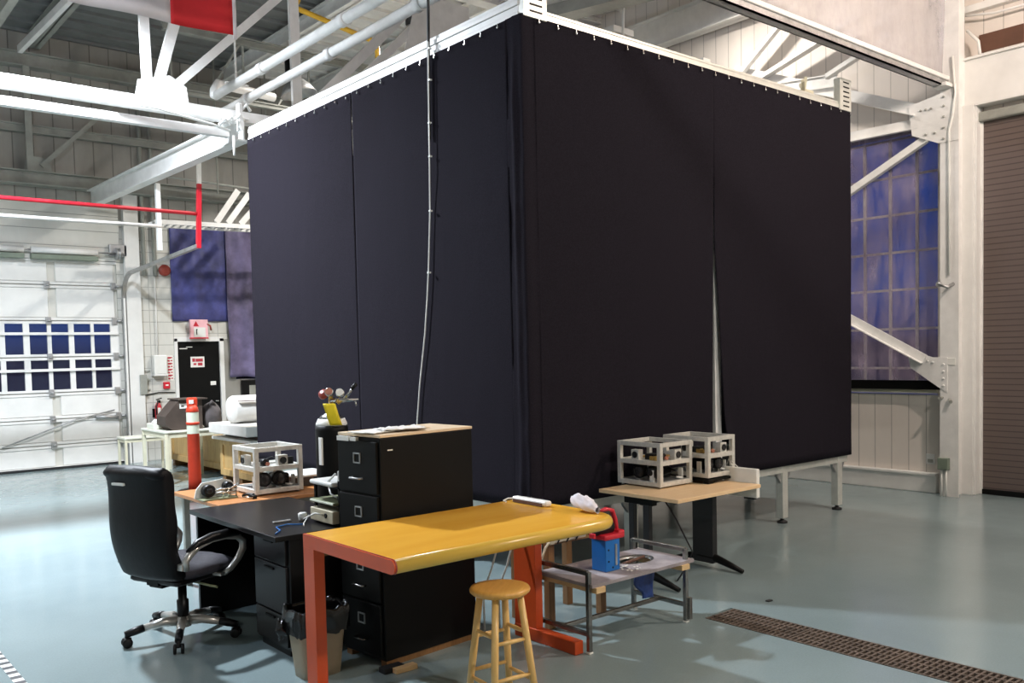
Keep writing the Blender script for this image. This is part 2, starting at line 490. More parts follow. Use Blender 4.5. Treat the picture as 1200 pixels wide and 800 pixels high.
m = MB(); bolts(m, [(10.262, 4.60, z) for z in (1.26, 1.34, 1.42, 1.50)] + [(10.262, y, 1.52 + (y - 4.7) * .25) for y in (4.72, 4.78, 4.84, 4.90)], (-1, 0, 0))
m.build('lower_rivets', 'white_paint', c, True)
m = MB().tube([(10.25, 4.50, 4.9), (10.25, 4.47, 4.5), (10.25, 4.50, 4.25), (10.255, 4.54, 4.1), (10.255, 4.54, 2.5)], .012)
m.build('cable', 'white_plastic', c, True)
m = MB().tube([(10.26, 4.62, 1.12), (10.2, 4.62, 1.12)], .02, 10).tube([(10.26, 4.53, 1.10), (10.21, 4.50, 1.08)], .02, 10)
m.build('bolt_end', 'grey_steel', c, True)
e = T('junction_box', 'grey-green outlet box with white conduit near the foot of the white column', 'outlet box', (10.25, 4.58, .3))
MB().box((10.20, 4.53, .31), (10.27, 4.645, .44), .006).build('box', 'green_steel', e, True)
MB().tube([(10.235, 4.56, .32), (10.235, 4.56, 0.0)], .012).tube([(10.235, 4.61, .32), (10.235, 4.61, 0.0)], .010).build('conduit', 'white_plastic', e, True)
e = c
MB().tube([(10.27, 4.66, 2.42), (10.16, 4.60, 2.40), (10.18, 4.52, 2.36), (10.27, 4.5, 2.40)], .02).lathe([(.03, -.03), (.035, .0), (.03, .03)], (10.19, 4.62, 2.40), (1, .3, 0), 12).build('clamp', 'galvanised', e, True)
MB().box((10.262, 4.47, 1.49), (10.27, 4.56, 1.57), .003).build('plate', 'paper', e, True)
e = T('wall_outlet', 'small white wall outlet low on the boarded wall left of column', 'outlet', (10.44, 4.83, .4))
MB().box((10.435, 4.78, .33), (10.451, 4.88, .45), .003).build('cover_plate', 'white_paint', e, True)
MB().box((10.430, 4.80, .35), (10.436, 4.86, .39)).build('socket', 'grey_steel', e, True)

# wall bracing on the right (in front of the window)
def member(name, p, q, w=.02, h=.10, matn='white_steel', label='', cat='brace', ang=True):
    m = MB().beam(p, q, w, h)
    if ang:
        d = (V(q) - V(p)).normalized(); r = d.cross(V((0, 0, 1))).normalized() * .035
        u = r.cross(d).normalized()
        m.beam(V(p) + r - u * (h / 2), V(q) + r - u * (h / 2), .07, .01)
    return tag(m.build(name, matn), label, cat)
member('diagonal_brace', (10.30, 8.0, 2.49), (10.30, 4.80, 4.07), label='steep white diagonal brace crossing the upper part of right window', cat='brace')
member('diagonal_brace', (10.24, 8.0, 3.31), (10.24, 4.80, 1.56), label='white diagonal brace descending across lower right window to the column', cat='brace')
member('wall_girt', (10.33, 15.0, 4.32), (10.33, 4.9, 4.26), .03, .12, label='long white girt along the top of the plastic-covered window', cat='beam')
member('tie_beam', (10.30, 7.4, 5.47), (10.30, 4.9, 4.40), .03, .13, label='white tie beam meeting the riveted column plate above right window', cat='beam')

# ================================================================ BACK WALL
# garage door
gd = struct(MB().box((-2.5, BY + .03, 0), (4.74, BY + .06, 1.28)).box((-2.5, BY + .03, 1.80), (4.74, BY + .06, 1.87)).box((-2.5, BY + .03, 2.38), (4.74, BY + .06, 3.42)).build('door_1', 'garage_panel'))
seams = [0.0, .40, .82, 1.25, 1.83, 2.42, 3.0, 3.42]
m = MB()
for z0, z1 in zip(seams, seams[1:]):
    hasw = (z0 in (1.25, 1.83))
    if not hasw:
        x = 4.74
        while x > -2.5:
            xa = max(x - 1.02, -2.5)
            m.box((xa + .07, BY - .0, z0 + .055), (x - .05, BY + .031, z1 - .05), .008, seg=1)
            x -= 1.02
    for xa, xb, za, zb in ((-2.5, 4.74, z0 + .008, z0 + .05), (-2.5, 4.74, z1 - .05, z1 - .008)):
        m.box((xa, BY - .014, za), (xb, BY + .031, zb), .004, seg=1)
m.build('door_section', 'white_paint', gd)
m = MB(); g = MB()
starts = [3.02 - .335 * k for k in range(17)] + [3.37, 3.69, 4.03, 4.34]
for z0, z1, tb in ((1.30, 1.785, 1.62), (1.885, 2.365, 2.21)):
    for x in starts:
        g.box((x, BY + .022, z0), (x + .26, BY + .030, z1))
    xs = sorted(starts)
    prev = -2.5
    for x in xs:
        m.box((prev, BY - .012, z0 - .02), (x, BY + .031, z1 + .02)); prev = x + .26
    m.box((prev, BY - .012, z0 - .02), (4.74, BY + .031, z1 + .02))
    m.box((-2.5, BY - .06, tb - .022), (4.72, BY - .012, tb + .022), .004)
m.build('window_stile', 'white_paint', gd)
g.build('pane', 'dusk_glass' if 'dusk_glass' in MATS else 'pane_glass', gd)
m = MB()
for zz in seams[1:-1]:
    for x in (4.68, 3.66, 2.66, 1.66):
        m.box((x - .05, BY - .05, zz - .06), (x + .03, BY - .012, zz + .06), .006)
        m.tube([(x + .03, BY - .06, zz), (x + .12 if x > 4.6 else x - .03, BY - .06, zz)], .018, 8)
m.build('hinge', 'galvanised', gd)
m = MB().box((-2.5, BY - .02, -.0), (4.74, BY + .0, .045), .01).build('bottom_seal', 'black_rubber', gd)
m = MB().tube([(4.60, BY - .06, .92), (4.0, BY - .06, .80), (2.9, BY - .06, .42)], .012, 8).tube([(4.3, BY - .05, .82), (4.66, BY - .05, .80)], .03, 8).build('lift_cable', 'galvanised', gd)
e = T('door_spring_shaft', 'two green-topped spring tubes above the white garage door with windows', 'door springs', (3.5, BY - .1, 3.5))
for xa, xb in ((2.0, 3.32), (3.42, 4.42), (.6, 1.9)):
    MB().tube([(xa, BY - .12, 3.54), (xb, BY - .12, 3.54)], .052, 14).build('spring', 'white_steel', e, True)
    MB().box((xa, BY - .17, 3.40), (xb, BY - .04, 3.475), .006).build('cover_strip', 'green_steel', e, True)
MB().tube([(.5, BY - .12, 3.54), (4.86, BY - .12, 3.54)], .016, 8).build('shaft', 'galvanised', e, True)
MB().lathe([(.02, -.03), (.10, -.03), (.10, -.02), (.07, 0), (.10, .02), (.10, .03), (.02, .03)], (4.74, BY - .12, 3.54), (1, 0, 0), 20).box((4.62, BY - .1, 3.50), (4.9, BY - .02, 3.7), .01).build('cable_drum', 'galvanised', e, True)
# door track with curved run to the red hanger
e = T('garage_door_track', 'steel garage door track curving from the jamb to a red hanging post', 'door track', (4.86, BY - .1, 0))
pts = [(4.815, BY - .08, 0), (4.815, BY - .08, 2.7)] + [(4.84 - .015 * k, BY - .08 - .5 * math.sin(a) * 1.0, 2.7 + .5 * (1 - math.cos(a))) for k, a in enumerate([i * PI / 2 / 8 for i in range(1, 9)])]
pts = [(4.815, BY - .08, 0), (4.815, BY - .08, 2.75)]
for i in range(1, 9):
    a = i * PI / 16; pts.append((4.815, BY - .08 - .45 * (1 - math.cos(a)), 2.75 + .45 * math.sin(a)))
pts.append((4.64, 12.0, 3.27))
tr = MB()
for p, q in zip(pts, pts[1:]):
    tr.beam(p, V(q) + (V(q) - V(p)).normalized() * .005, .05, .06, (1, 0, 0))
tr.build('track', 'galvanised', e, True)
MB().box((4.80, BY - .13, 0), (4.83, BY - .03, 2.8)).box((4.88, BY - .05, 0), (4.90, BY - .005, 3.6)).build('angle_iron', 'white_steel', e, True)
MB().beam((4.64, 12.0, 3.24), (4.68, 12.0, 4.10), .055, .055, (0, 1, 0)).build('red_post', 'red_enamel', e, True)
MB().beam((4.68, 12.0, 4.10), (4.69, 12.0, 4.5), .05, .05, (0, 1, 0)).build('white_post', 'white_steel', e, True)
MB().box((4.5, 11.9, 4.42), (4.75, 12.1, 4.46)).build('clip', 'white_steel', e, True)
m = MB().tube([(-2.6, 12.0, 3.70), (4.64, 12.0, 3.70)], .026, 10)
tag(m.build('sprinkler_pipe', 'red_enamel'), 'long thin red pipe running level across to the red hanging post', 'pipe')
m = MB().tube([(-2.6, 12.3, 3.52), (4.26, 12.3, 3.54)], .024, 8)
tag(m.build('conduit', 'white_steel'), 'long white conduit level below the red pipe at far left', 'conduit')
# white drop post with arm
e = T('hanger_post', 'white steel post hanging down beside the red post near the back wall', 'post', (4.5, 13.0, 3.3))
MB().box((4.44, 12.97, 3.30), (4.50, 13.04, 4.24), .004).build('post', 'white_steel', e, True)
MB().beam((4.47, 13.05, 3.66), (4.90, 14.4, 3.92), .04, .05).build('arm', 'white_steel', e, True)

# columns and wall steel at the back
m = MB().box((4.86, BY - .10, 0), (5.10, BY - .08, 4.75)).box((4.965, BY - .08, 0), (4.99, BY - .0, 4.75)).box((4.86, BY - .02, 0), (5.10, BY - .001, 4.75))
e = tag(m.build('steel_column', 'white_paint'), 'white steel column beside the right jamb of the windowed garage door', 'column')
MB().box((5.02, BY - .125, 1.16), (5.14, BY - .10, 1.50), .004).build('control_plate', 'grey_steel', e)
def wallbar(name, p, q, w, h, mt, label, cat='beam', up=(0, 0, 1)):
    return tag(MB().ibeam(p, q, w, h, .016, up).build(name, mt), label, cat)
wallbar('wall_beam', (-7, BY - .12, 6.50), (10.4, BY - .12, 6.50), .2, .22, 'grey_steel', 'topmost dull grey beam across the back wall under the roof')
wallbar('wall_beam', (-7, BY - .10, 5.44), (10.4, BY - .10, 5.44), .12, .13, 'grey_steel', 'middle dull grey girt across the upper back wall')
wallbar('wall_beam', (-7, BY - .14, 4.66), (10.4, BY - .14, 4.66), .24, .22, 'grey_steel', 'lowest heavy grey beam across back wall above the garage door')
e = T('wall_truss_brace', 'grey upright and diagonal brace on a gusset, upper back wall at left', 'brace', (3.5, BY - .2, 4.8))
MB().beam((3.46, BY - .18, 4.77), (3.46, BY - .18, 6.4), .10, .04, (0, 1, 0)).build('upright', 'grey_steel', e, True)
MB().beam((3.62, BY - .18, 4.86), (5.0, BY - .18, 6.25), .07, .04, (0, 1, 0)).build('diagonal', 'grey_steel', e, True)
MB().prism([(3.36, 4.74), (3.80, 4.74), (3.72, 4.98), (3.42, 5.02)], (0, BY - .16, 0), (1, 0, 0), (0, 0, 1), .012).build('gusset_plate', 'grey_steel', e, True)
for k, (x, lab) in enumerate(((5.18, 'left of two thin grey pipes rising up the back wall column line'), (5.36, 'right of two thin grey pipes rising up the back wall column line'))):
    tag(MB().tube([(x, BY - .07, 3.2), (x, BY - .07, 6.4)], .035, 10).build('wall_pipe', 'grey_steel'), lab, 'pipe')
# things above the tarped windows
e = T('cable_tray', 'white cable tray carrying strips above the blue tarped back window', 'cable tray', (5.8, 14.5, 3.9))
MB().beam((4.95, 14.5, 3.93), (8.2, 14.5, 3.99), .04, .07).build('rail', 'white_steel', e, True)
MB().beam((4.95, 14.9, 3.93), (8.2, 14.9, 3.99), .04, .07).build('rail', 'white_steel', e, True)
m = MB()
for k in range(28): m.box((5.0 + k * .115, 14.5, 3.93 + k * .002), (5.03 + k * .115, 14.9, 3.945 + k * .002))
m.build('rungs', 'galvanised', e, True)
MB().beam((4.98, 14.5, 3.93), (4.72, 14.1, 3.82), .05, .06).build('end_arm', 'white_steel', e, True)
for k, (x, ln) in enumerate(((6.0, .8), (6.2, .75), (6.42, .62))):
    m = MB().beam((x, 14.7, 4.02), (x + .42, 14.75, 4.02 + ln * .72), .10, .035, (0, 1, 0))
    tag(m.build('leaning_batten', 'white_steel'), ('leftmost', 'middle', 'rightmost')[k] + ' of the three white strips leaning above the cable tray', 'batten')
for k, x in enumerate((5.55, 6.45, 7.3)):
    tag(MB().tube([(x + .5, 14.7, 4.1 if k else 4.5), (x + .5, 14.7, 6.9)], .014, 6).build('hanger_rod', 'grey_steel'), ('leftmost', 'middle', 'rightmost')[k] + ' thin vertical rod hanging above the blue tarped window', 'rod')
tag(MB().tube([(4.9, 14.9, 4.75), (8.6, 14.9, 4.60)], .02, 6).build('conduit', 'grey_steel'), 'thin grey conduit crossing below the roof above the back tarps', 'conduit')

# back windows with tarps, exit door
wn = MB()
for k in range(9): wn.box((5.68 + .335 * k, BY + .06, 2.5 if 5.68 + .335 * k < 6.6 else 1.38), (5.705 + .335 * k, BY + .09, 4.1))
for zz in (1.38, 1.92, 2.46, 2.9, 3.3, 3.7, 4.08):
    wn.box((5.68 if zz > 2.4 else 6.66, BY + .065, zz - .014), (8.4, BY + .085, zz + .014))
struct(wn.build('window_2', 'black_metal'))
MB().box((5.68, BY + .10, 2.5), (8.4, BY + .105, 4.12)).box((6.66, BY + .10, 1.36), (8.4, BY + .105, 2.5)).build('pane', 'pane_glass', bpy.data.objects['window_2'])
mat('blue_tarp', (.055, .060, .21), .45, 0, .45, 3.5, .3)
m = MB(); m.sheet(lambda u, v: (5.64 + u * 1.01, BY - .03 - .03 * nz(u * 4, v * 3, 1) - .012 * math.sin(u * 19), 2.42 + v * 1.68), 40, 30, (0, .003, 0))
tag(m.build('blue_tarp', 'blue_tarp'), 'dark blue tarp over the window above the black exit door', 'tarp')
m = MB(); m.sheet(lambda u, v: (6.64 + u * 1.9 + .05 * (1 - v) * nz(v * 3, 1), BY - .05 - .05 * nz(u * 5, v * 4, 8) - .02 * math.sin(u * 31 + v * 3), 1.40 + .05 * nz(u * 5, 4) + v * 2.7), 60, 40, (0, .003, 0))
mat('purple_sheet', (.13, .11, .21), .5, 0, .5, 2.8, .3)
tag(m.build('hanging_tarp', 'purple_sheet'), 'mottled purple-grey sheet hanging right of the black exit door', 'tarp')
d2 = struct(MB().box((5.72, BY + .02, 0), (6.48, BY + .07, 2.06), .004).build('door_2', 'black_metal'))
m = MB().box((5.66, BY - .02, 0), (5.72, BY + .08, 2.12), .005).box((6.48, BY - .02, 0), (6.56, BY + .08, 2.12), .005).box((5.66, BY - .02, 2.06), (6.56, BY + .08, 2.14), .005)
m.build('door_frame', 'white_paint', d2)
MB().box((5.76, BY + .012, 1.93), (5.90, BY + .021, 1.945)).box((5.88, BY + .012, 1.96), (5.99, BY + .021, 1.97)).build('lettering', 'paper', d2)
MB().tube([(6.42, BY + .0, .98), (6.42, BY - .03, .98), (6.36, BY - .03, .98)], .012).build('handle', 'chrome', d2)
e = T('warning_poster', 'white poster with dark red blocks of print on the black door', 'poster', (6.07, BY, 1.7))
MB().box((5.95, BY + .012, 1.60), (6.20, BY + .018, 1.79)).build('sheet', 'paper', e, True)
MB().box((5.98, BY + .008, 1.70), (6.03, BY + .013, 1.76)).box((6.04, BY + .008, 1.70), (6.17, BY + .013, 1.755)).box((6.0, BY + .008, 1.64), (6.05, BY + .013, 1.675)).box((6.08, BY + .008, 1.63), (6.16, BY + .013, 1.68)).build('print', 'red_print', e, True)
e = T('notice_card', 'small pale card low on the right side of the black door', 'card', (6.36, BY, 1.36))
MB().box((6.30, BY + .012, 1.27), (6.40, BY + .018, 1.34)).build('card', 'paper', e, True)
e = T('exit_sign', 'pink and white exit sign box above the black door', 'sign', (6.07, BY - .05, 2.25))
MB().box((5.92, BY - .12, 2.12), (6.24, BY - .05, 2.45), .01).build('housing', 'pink_plastic', e, True)
MB().box((5.98, BY - .126, 2.14), (6.19, BY - .12, 2.31)).build('panel', 'white_plastic', e, True)
MB().box((6.02, BY - .130, 2.18), (6.035, BY - .126, 2.28)).box((6.02, BY - .130, 2.265), (6.045, BY - .126, 2.28)).build('mark', 'black_plastic', e, True)
MB().prism([(5.97, 2.33), (6.07, 2.33), (6.02, 2.42)], (0, BY - .12, 0), (1, 0, 0), (0, 0, 1), .006).box((5.92, BY - .125, 2.11), (6.24, BY - .05, 2.13)).build('red_trim', 'red_enamel', e, True)
MB().tube([(6.20, BY - .1, 2.38), (6.28, BY - .12, 2.34), (6.30, BY - .1, 2.26)], .016).build('lamp_head', 'red_gauge', e, True)
e = T('electrical_box', 'white wall cabinet between the steel column and black door', 'box', (5.37, BY, 1.65))
MB().box((5.26, BY - .14, 1.50), (5.48, BY, 1.83), .012).build('body', 'white_plastic', e, True)
MB().box((5.25, BY - .15, 1.47), (5.49, BY - .0, 1.50), .004).build('lip', 'white_steel', e, True)
MB().tube([(5.36, BY - .05, 1.83), (5.36, BY - .05, 3.2)], .010).build('conduit', 'white_steel', e, True)
e = T('vertical_notice', 'tall narrow white notice with red upright printing beside the black door', 'sign', (5.57, BY, 1.6))
MB().box((5.52, BY - .014, 1.38), (5.63, BY, 1.82)).build('sheet', 'paper', e, True)
m = MB()
for k in range(8):
    m.box((5.535, BY - .018, 1.40 + k * .052), (5.57 + .02 * (k % 2), BY - .014, 1.432 + k * .052)); m.box((5.585, BY - .018, 1.41 + k * .052), (5.615, BY - .014, 1.43 + k * .052))
m.build('print', 'red_print', e, True)
e = T('fire_alarm', 'small red fire alarm box under the vertical red notice', 'alarm', (5.5, BY, 1.3))
MB().box((5.44, BY - .05, 1.24), (5.55, BY, 1.36), .008).build('body', 'red_enamel', e, True)
MB().box((5.47, BY - .055, 1.29), (5.52, BY - .05, 1.315)).build('label_plate', 'paper', e, True)
MB().tube([(5.12, BY - .02, 1.14), (5.35, BY - .03, 1.18), (5.64, BY - .02, 1.17)], .009).build('cable', 'black_plastic', e, True)
e = T('wall_switch', 'row of three small grey switches on the block wall', 'switches', (5.2, BY, 1.4))
m = MB()
for z in (1.24, 1.40, 1.56): m.box((5.14, BY - .03, z - .015), (5.22, BY, z + .015), .004)
m.build('switch', 'grey_steel', e, True)
e = T('alarm_horn', 'round dark red horn high on the block wall', 'horn', (5.4, BY, 3.2))
MB().lathe([(.04, 0), (.09, .03), (.10, .10), (.05, .11)], (5.52, BY, 3.30), (0, -1, 0), 20).build('horn', 'red_gauge', e, True)
e = T('wall_monitor', 'black framed wall screen half hidden behind the black enclosure', 'screen', (7.0, BY, 1.2))
MB().box((6.86, BY - .06, 1.0), (7.5, BY - .01, 1.34), .008).build('frame', 'black_plastic', e, True)
MB().box((7.0, BY - .064, 1.05), (7.46, BY - .06, 1.24)).build('panel', 'grey_steel', e, True)
# fire extinguisher
e = T('fire_extinguisher', 'red fire extinguisher on the wall behind the beige table', 'fire extinguisher', (5.33, BY - .1, .7))
MB().lathe([(.05, 0), (.055, .02), (.055, .24), (.03, .30), (.018, .31)], (5.31, BY - .1, .70)).build('cylinder', 'red_enamel', e, True)
MB().box((5.30, BY - .12, 1.0), (5.35, BY - .08, 1.05), .004).tube([(5.27, BY - .14, 1.06), (5.38, BY - .08, 1.08)], .01).build('valve', 'black_metal', e, True)
MB().tube([(5.30, BY - .15, 1.03), (5.25, BY - .18, .95), (5.26, BY - .16, .80)], .012).build('hose', 'black_rubber', e, True)
MB().box((5.285, BY - .158, .80), (5.335, BY - .150, .92)).build('label_plate', 'paper', e, True)
MB().box((5.24, BY - .02, .75), (5.38, BY, .9)).build('bracket', 'black_metal', e, True)

# ---------------------------------------------------------------- back corner furniture
def table(t, x0, x1, y0, y1, z, top, leg, th=.03, lw=.04, apron=.08, inset=.03, apron_m=None):
    MB().box((x0, y0, z - th), (x1, y1, z), .006).build('tabletop', top, t, True)
    for x in (x0 + inset, x1 - inset - lw):
        for y in (y0 + inset, y1 - inset - lw):
            MB().box((x, y, 0), (x + lw, y + lw, z - th), .003).build('leg', leg, t, True)
    if apron:
        m = MB()
        i = inset + lw * .25; w = lw * .5
        m.box((x0 + i, y0 + i, z - th - apron), (x1 - i, y0 + i + w, z - th)); m.box((x0 + i, y1 - i - w, z - th - apron), (x1 - i, y1 - i, z - th))
        m.box((x0 + i, y0 + i, z - th - apron), (x0 + i + w, y1 - i, z - th)); m.box((x1 - i - w, y0 + i, z - th - apron), (x1 - i, y1 - i, z - th))
        m.build('apron', apron_m or leg, t, True)
t = T('beige_table', 'small cream steel table with white top in front of the plywood crate', 'table', (4.7, 13.0, 0))
table(t, 4.26, 5.16, 12.50, 13.50, .76, 'table_white', 'cream_paint', .03, .045, .07, .01)
t = T('side_bench', 'low grey bench peeking out left of the cream table by garage jamb', 'bench', (4.5, 14.6, 0))
table(t, 4.28, 5.0, 14.35, 14.75, .56, 'table_white', 'cream_paint', .03, .035, .05, .01)
def crate(x0, x1, y0, y1, h, label):
    t = T('wooden_crate', label, 'crate', ((x0 + x1) / 2, (y0 + y1) / 2, 0), group=None)
    MB().box((x0 + .02, y0 + .02, .10), (x1 - .02, y1 - .02, h)).build('body', 'crate_ply', t, True)
    m = MB()
    for y in (y0, (y0 + y1) / 2 - .045, y1 - .09): m.box((x0, y, .10), (x0 + .022, y + .09, h), .003)
    for x in (x0, x1 - .09): m.box((x, y0, .10), (x + .09, y0 + .022, h), .003)
    for z in (.10, h - .09): m.box((x0 + .002, y0 + .09, z), (x0 + .02, y1 - .09, z + .09)); m.box((x0 + .09, y0 + .002, z), (x1 - .09, y0 + .02, z + .09))
    m.build('batten', 'crate_ply', t, True)
    m = MB()
    for y in (y0 + .03, (y0 + y1) / 2 - .05, y1 - .13): m.box((x0 + .02, y, 0), (x1 - .02, y + .1, .10))
    m.build('skid', 'brown_wood', t, True)
crate(5.0, 5.9, 11.15, 12.42, .62, 'plywood crate under the white slab, nearer to the black enclosure')
crate(5.20, 6.0, 12.6, 15.0, .60, 'plywood crate behind the cream table, nearer to the garage door')
t = T('white_slab', 'flat white slab lying on the nearer plywood crate', 'slab', (5.3, 11.6, .62))
MB().box((4.88, 11.10, .62), (6.1, 12.4, .66), .004).box((4.80, 11.05, .72), (6.1, 12.3, .86), .012).build('slab', 'foam_white', t, True)
MB().box((5.0, 11.15, .66), (6.0, 12.2, .72)).build('spacer', 'cardboard_dark', t, True)
t = T('foam_roll', 'thick white roll of material lying on the white slab', 'roll', (5.4, 11.8, .86))
MB().lathe([(.10, 0), (.17, .015), (.19, .05), (.19, 1.25), (.17, 1.29), (.1, 1.3)], (4.88, 11.75, 1.05), (1, 0, 0), 32).build('roll', 'foam_white', t, True)
MB().box((4.93, 11.53, 1.165), (6.16, 11.58, 1.175)).build('strap', 'brown_board', t, True)
t = T('dark_bag', 'slumped charcoal bag between the brown carton and white roll', 'bag', (5.0, 12.65, .76))
def blob(mb, c, r, s=1., seg=20, amp=.18, seed=0):
    def f(u, v):
        a = u * 2 * PI; b = (v - .5) * PI * .999
        d = V((math.cos(a) * math.cos(b), math.sin(a) * math.cos(b), math.sin(b)))
        k = 1 + amp * noise.noise(d * 1.7 + V((seed, 0, 0))) + amp * .4 * noise.noise(d * 5 + V((0, seed, 0)))
        return V(c) + V((d.x * r[0], d.y * r[1], max(d.z * r[2], -r[2] * .9))) * k
    mb.sheet(f, seg, seg); return mb
blob(MB(), (5.0, 12.72, .93), (.16, .15, .19), seed=3, amp=.14).build('sack', 'charcoal_bag', t, True)
MB().tube([(4.93, 12.62, 1.08), (4.98, 12.6, 1.14), (5.04, 12.64, 1.08)], .02).build('knot', 'charcoal_bag', t, True)
t = T('brown_carton', 'dark brown slope-sided box with white label on the cream table', 'box', (4.6, 12.7, .76))
MB().prism([(4.30, .84), (4.40, .76), (4.82, .76), (4.82, 1.18), (4.50, 1.18), (4.30, .96)], (0, 12.56, 0), (1, 0, 0), (0, 0, 1), -.36).build('case', 'cardboard_dark', t, True)
MB().box((4.47, 12.50, 1.18), (4.88, 12.95, 1.198), .003).build('lid', 'cardboard_dark', t, True)
MB().box((4.50, 12.552, 1.06), (4.68, 12.561, 1.13)).build('label_plate', 'paper', t, True)
MB().box((4.52, 12.548, 1.085), (4.56, 12.553, 1.10)).build('print', 'black_plastic', t, True)
t = T('parts_tray', 'low white tray of clutter beside the brown carton on cream table', 'tray', (4.4, 12.9, .76))
MB().box((4.28, 12.98, .76), (4.44, 13.3, .84), .01).build('tray', 'table_white', t, True)
blob(MB(), (4.36, 13.1, .86), (.06, .09, .04), seed=8).build('clutter', 'foam_white', t, True)

# delineator post
t = T('delineator_post', 'orange-red traffic delineator post with two white reflective bands', 'delineator', (4.32, 11.6, 0))
MB().lathe([(.085, .03), (.08, .2), (.075, .90), (.085, .91), (.085, .93)], (4.32, 11.6, 0)).build('tube', 'orange_rubber', t, True)
MB().lathe([(.078, .78), (.078, .90)], (4.32, 11.6, .0), cap=False).build('reflective_band', 'reflective_band', t, True)
MB().lathe([(.078, .92), (.078, 1.06)], (4.32, 11.6, .0), cap=False).build('reflective_band', 'reflective_band', t, True)
MB().lathe([(.084, .895), (.084, .925)], (4.32, 11.6, 0)).lathe([(.078, 1.06), (.084, 1.065), (.07, 1.12), (.045, 1.15)], (4.32, 11.6, 0)).lathe([(.076, .90), (.076, 1.07)], (4.32, 11.6, 0)).build('collar', 'orange_rubber', t, True)
MB().box((4.25, 11.575, 1.13), (4.39, 11.625, 1.25), .02).build('handle_top', 'orange_rubber', t, True)
MB().box((4.27, 11.566, 1.17), (4.33, 11.575, 1.22)).build('sticker', 'paper', t, True)
MB().lathe([(.24, 0), (.24, .03), (.20, .05), (.09, .06)], (4.32, 11.6, 0), n=8).build('base', 'black_rubber', t, True)

# ================================================================ ROOF STEEL
# crane rail continuing from the enclosure to the back wall
m = MB().ibeam((4.36, 9.80, 4.34), (4.36, 15.80, 4.42), .14, .27, .02)
tag(m.build('crane_rail', 'white_steel'), 'heavy white beam running from the enclosure corner to the back wall', 'beam')
# main truss behind the enclosure
TY = 9.98
t = T('roof_truss', 'brightly lit white steel truss spanning just behind the black enclosure', 'truss', (2.0, TY, 4.5))
m = MB().box((-6.9, TY - .10, 4.44), (10.3, TY + .06, 4.56), .004); m.build('bottom_chord', 'white_steel', t, True)
m = MB().ibeam((-6.9, TY, 6.72), (10.3, TY, 6.72), .2, .2, .02); m.build('top_chord', 'white_steel', t, True)
def bar(p, q, w=.09, d=.05, nm='web_member', mt='white_steel', par=None):
    MB().beam((p[0], TY, p[1]), (q[0], TY, q[1]), w, d, (0, 1, 0)).build(nm, mt, par or t, True)
bar((3.37, 4.56), (3.34, 6.65), .10); bar((3.44, 4.60), (4.05, 6.65), .11); bar((3.60, 4.68), (5.60, 6.65), .09)
bar((5.13, 4.56), (5.11, 6.65), .12); bar((5.16, 4.62), (7.1, 6.6), .12); bar((5.40, 4.62), (7.4, 6.6), .10)
bar((1.2, 4.56), (1.2, 6.65)); bar((1.1, 4.6), (-.8, 6.6)); bar((-1.0, 4.56), (-1.0, 6.65)); bar((-1.1, 4.6), (-3.0, 6.6)); bar((-3.2, 4.56), (-3.2, 6.65))
bar((7.3, 4.56), (7.3, 6.65), .12); bar((7.45, 4.6), (9.3, 6.65), .12); bar((9.35, 4.6), (9.35, 6.65), .1)
MB().prism([(3.22, 4.54), (3.80, 4.54), (3.78, 4.74), (3.60, 4.84), (3.26, 4.74)], (0, TY - .03, 0), (1, 0, 0), (0, 0, 1), .01).build('gusset_plate', 'white_steel', t, True)
MB().prism([(6.6, 5.45), (7.4, 5.1), (7.75, 5.3), (7.75, 6.5), (6.9, 6.5)], (0, TY - .03, 0), (1, 0, 0), (0, 0, 1), .01).build('gusset_plate', 'white_steel', t, True)
MB().prism([(1.0, 4.54), (1.45, 4.54), (1.4, 4.75), (1.05, 4.75)], (0, TY - .03, 0), (1, 0, 0), (0, 0, 1), .01).build('gusset_plate', 'white_steel', t, True)
tag(MB().box((-6.9, TY - .16, 4.235), (4.20, TY - .08, 4.325), .004).build('support_beam', 'white_steel'), 'thinner white beam running just under the truss to the enclosure corner', 'beam')
tag(MB().tube([(2.9, TY - .18, 4.44), (3.4, TY - .19, 4.42), (4.0, TY - .19, 4.34), (4.2, TY - .18, 4.30)], .014, 8).build('loose_cable', 'white_plastic'), 'white cable sagging between the two beams near enclosure corner', 'cable')
# clamps where the beams meet
e = T('beam_clamp', 'cluster of white clamps where the beams meet the enclosure top corner', 'clamp', (4.3, 9.8, 4.4))
m = MB()
for k, (x, z) in enumerate(((4.12, 4.36), (4.22, 4.40), (4.30, 4.52), (4.05, 4.33))):
    m.tube([(x, 9.74, z), (x + .06, 9.70, z + .07), (x + .12, 9.74, z + .02)], .018, 8)
m.box((4.27, 9.70, 4.30), (4.31, 9.78, 4.60), .004)
m.build('clamp', 'white_steel', e, True)
MB().tube([(4.22, 9.75, 4.24), (4.22, 9.75, 4.02)], .016, 8).build('hook', 'white_steel', e, True)
# rafters
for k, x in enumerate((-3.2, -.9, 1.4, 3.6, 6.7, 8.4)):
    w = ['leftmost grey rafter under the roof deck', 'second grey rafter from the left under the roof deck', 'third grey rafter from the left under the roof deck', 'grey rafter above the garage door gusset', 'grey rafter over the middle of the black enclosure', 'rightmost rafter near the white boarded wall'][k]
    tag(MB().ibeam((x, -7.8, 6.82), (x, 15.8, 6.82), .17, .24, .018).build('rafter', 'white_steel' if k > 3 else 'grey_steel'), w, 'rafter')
# sloping brace catching the light, upper left
member('roof_brace', (3.05, 14.2, 6.15), (3.30, 11.4, 6.35), .06, .10, label='bright white sloping brace under the roof at top left corner', cat='brace', ang=False)
member('roof_brace', (2.5, 14.0, 6.0), (2.75, 10.6, 6.5), .10, .14, 'grey_steel', label='dull grey sloping brace at the extreme top left corner', cat='brace', ang=False)
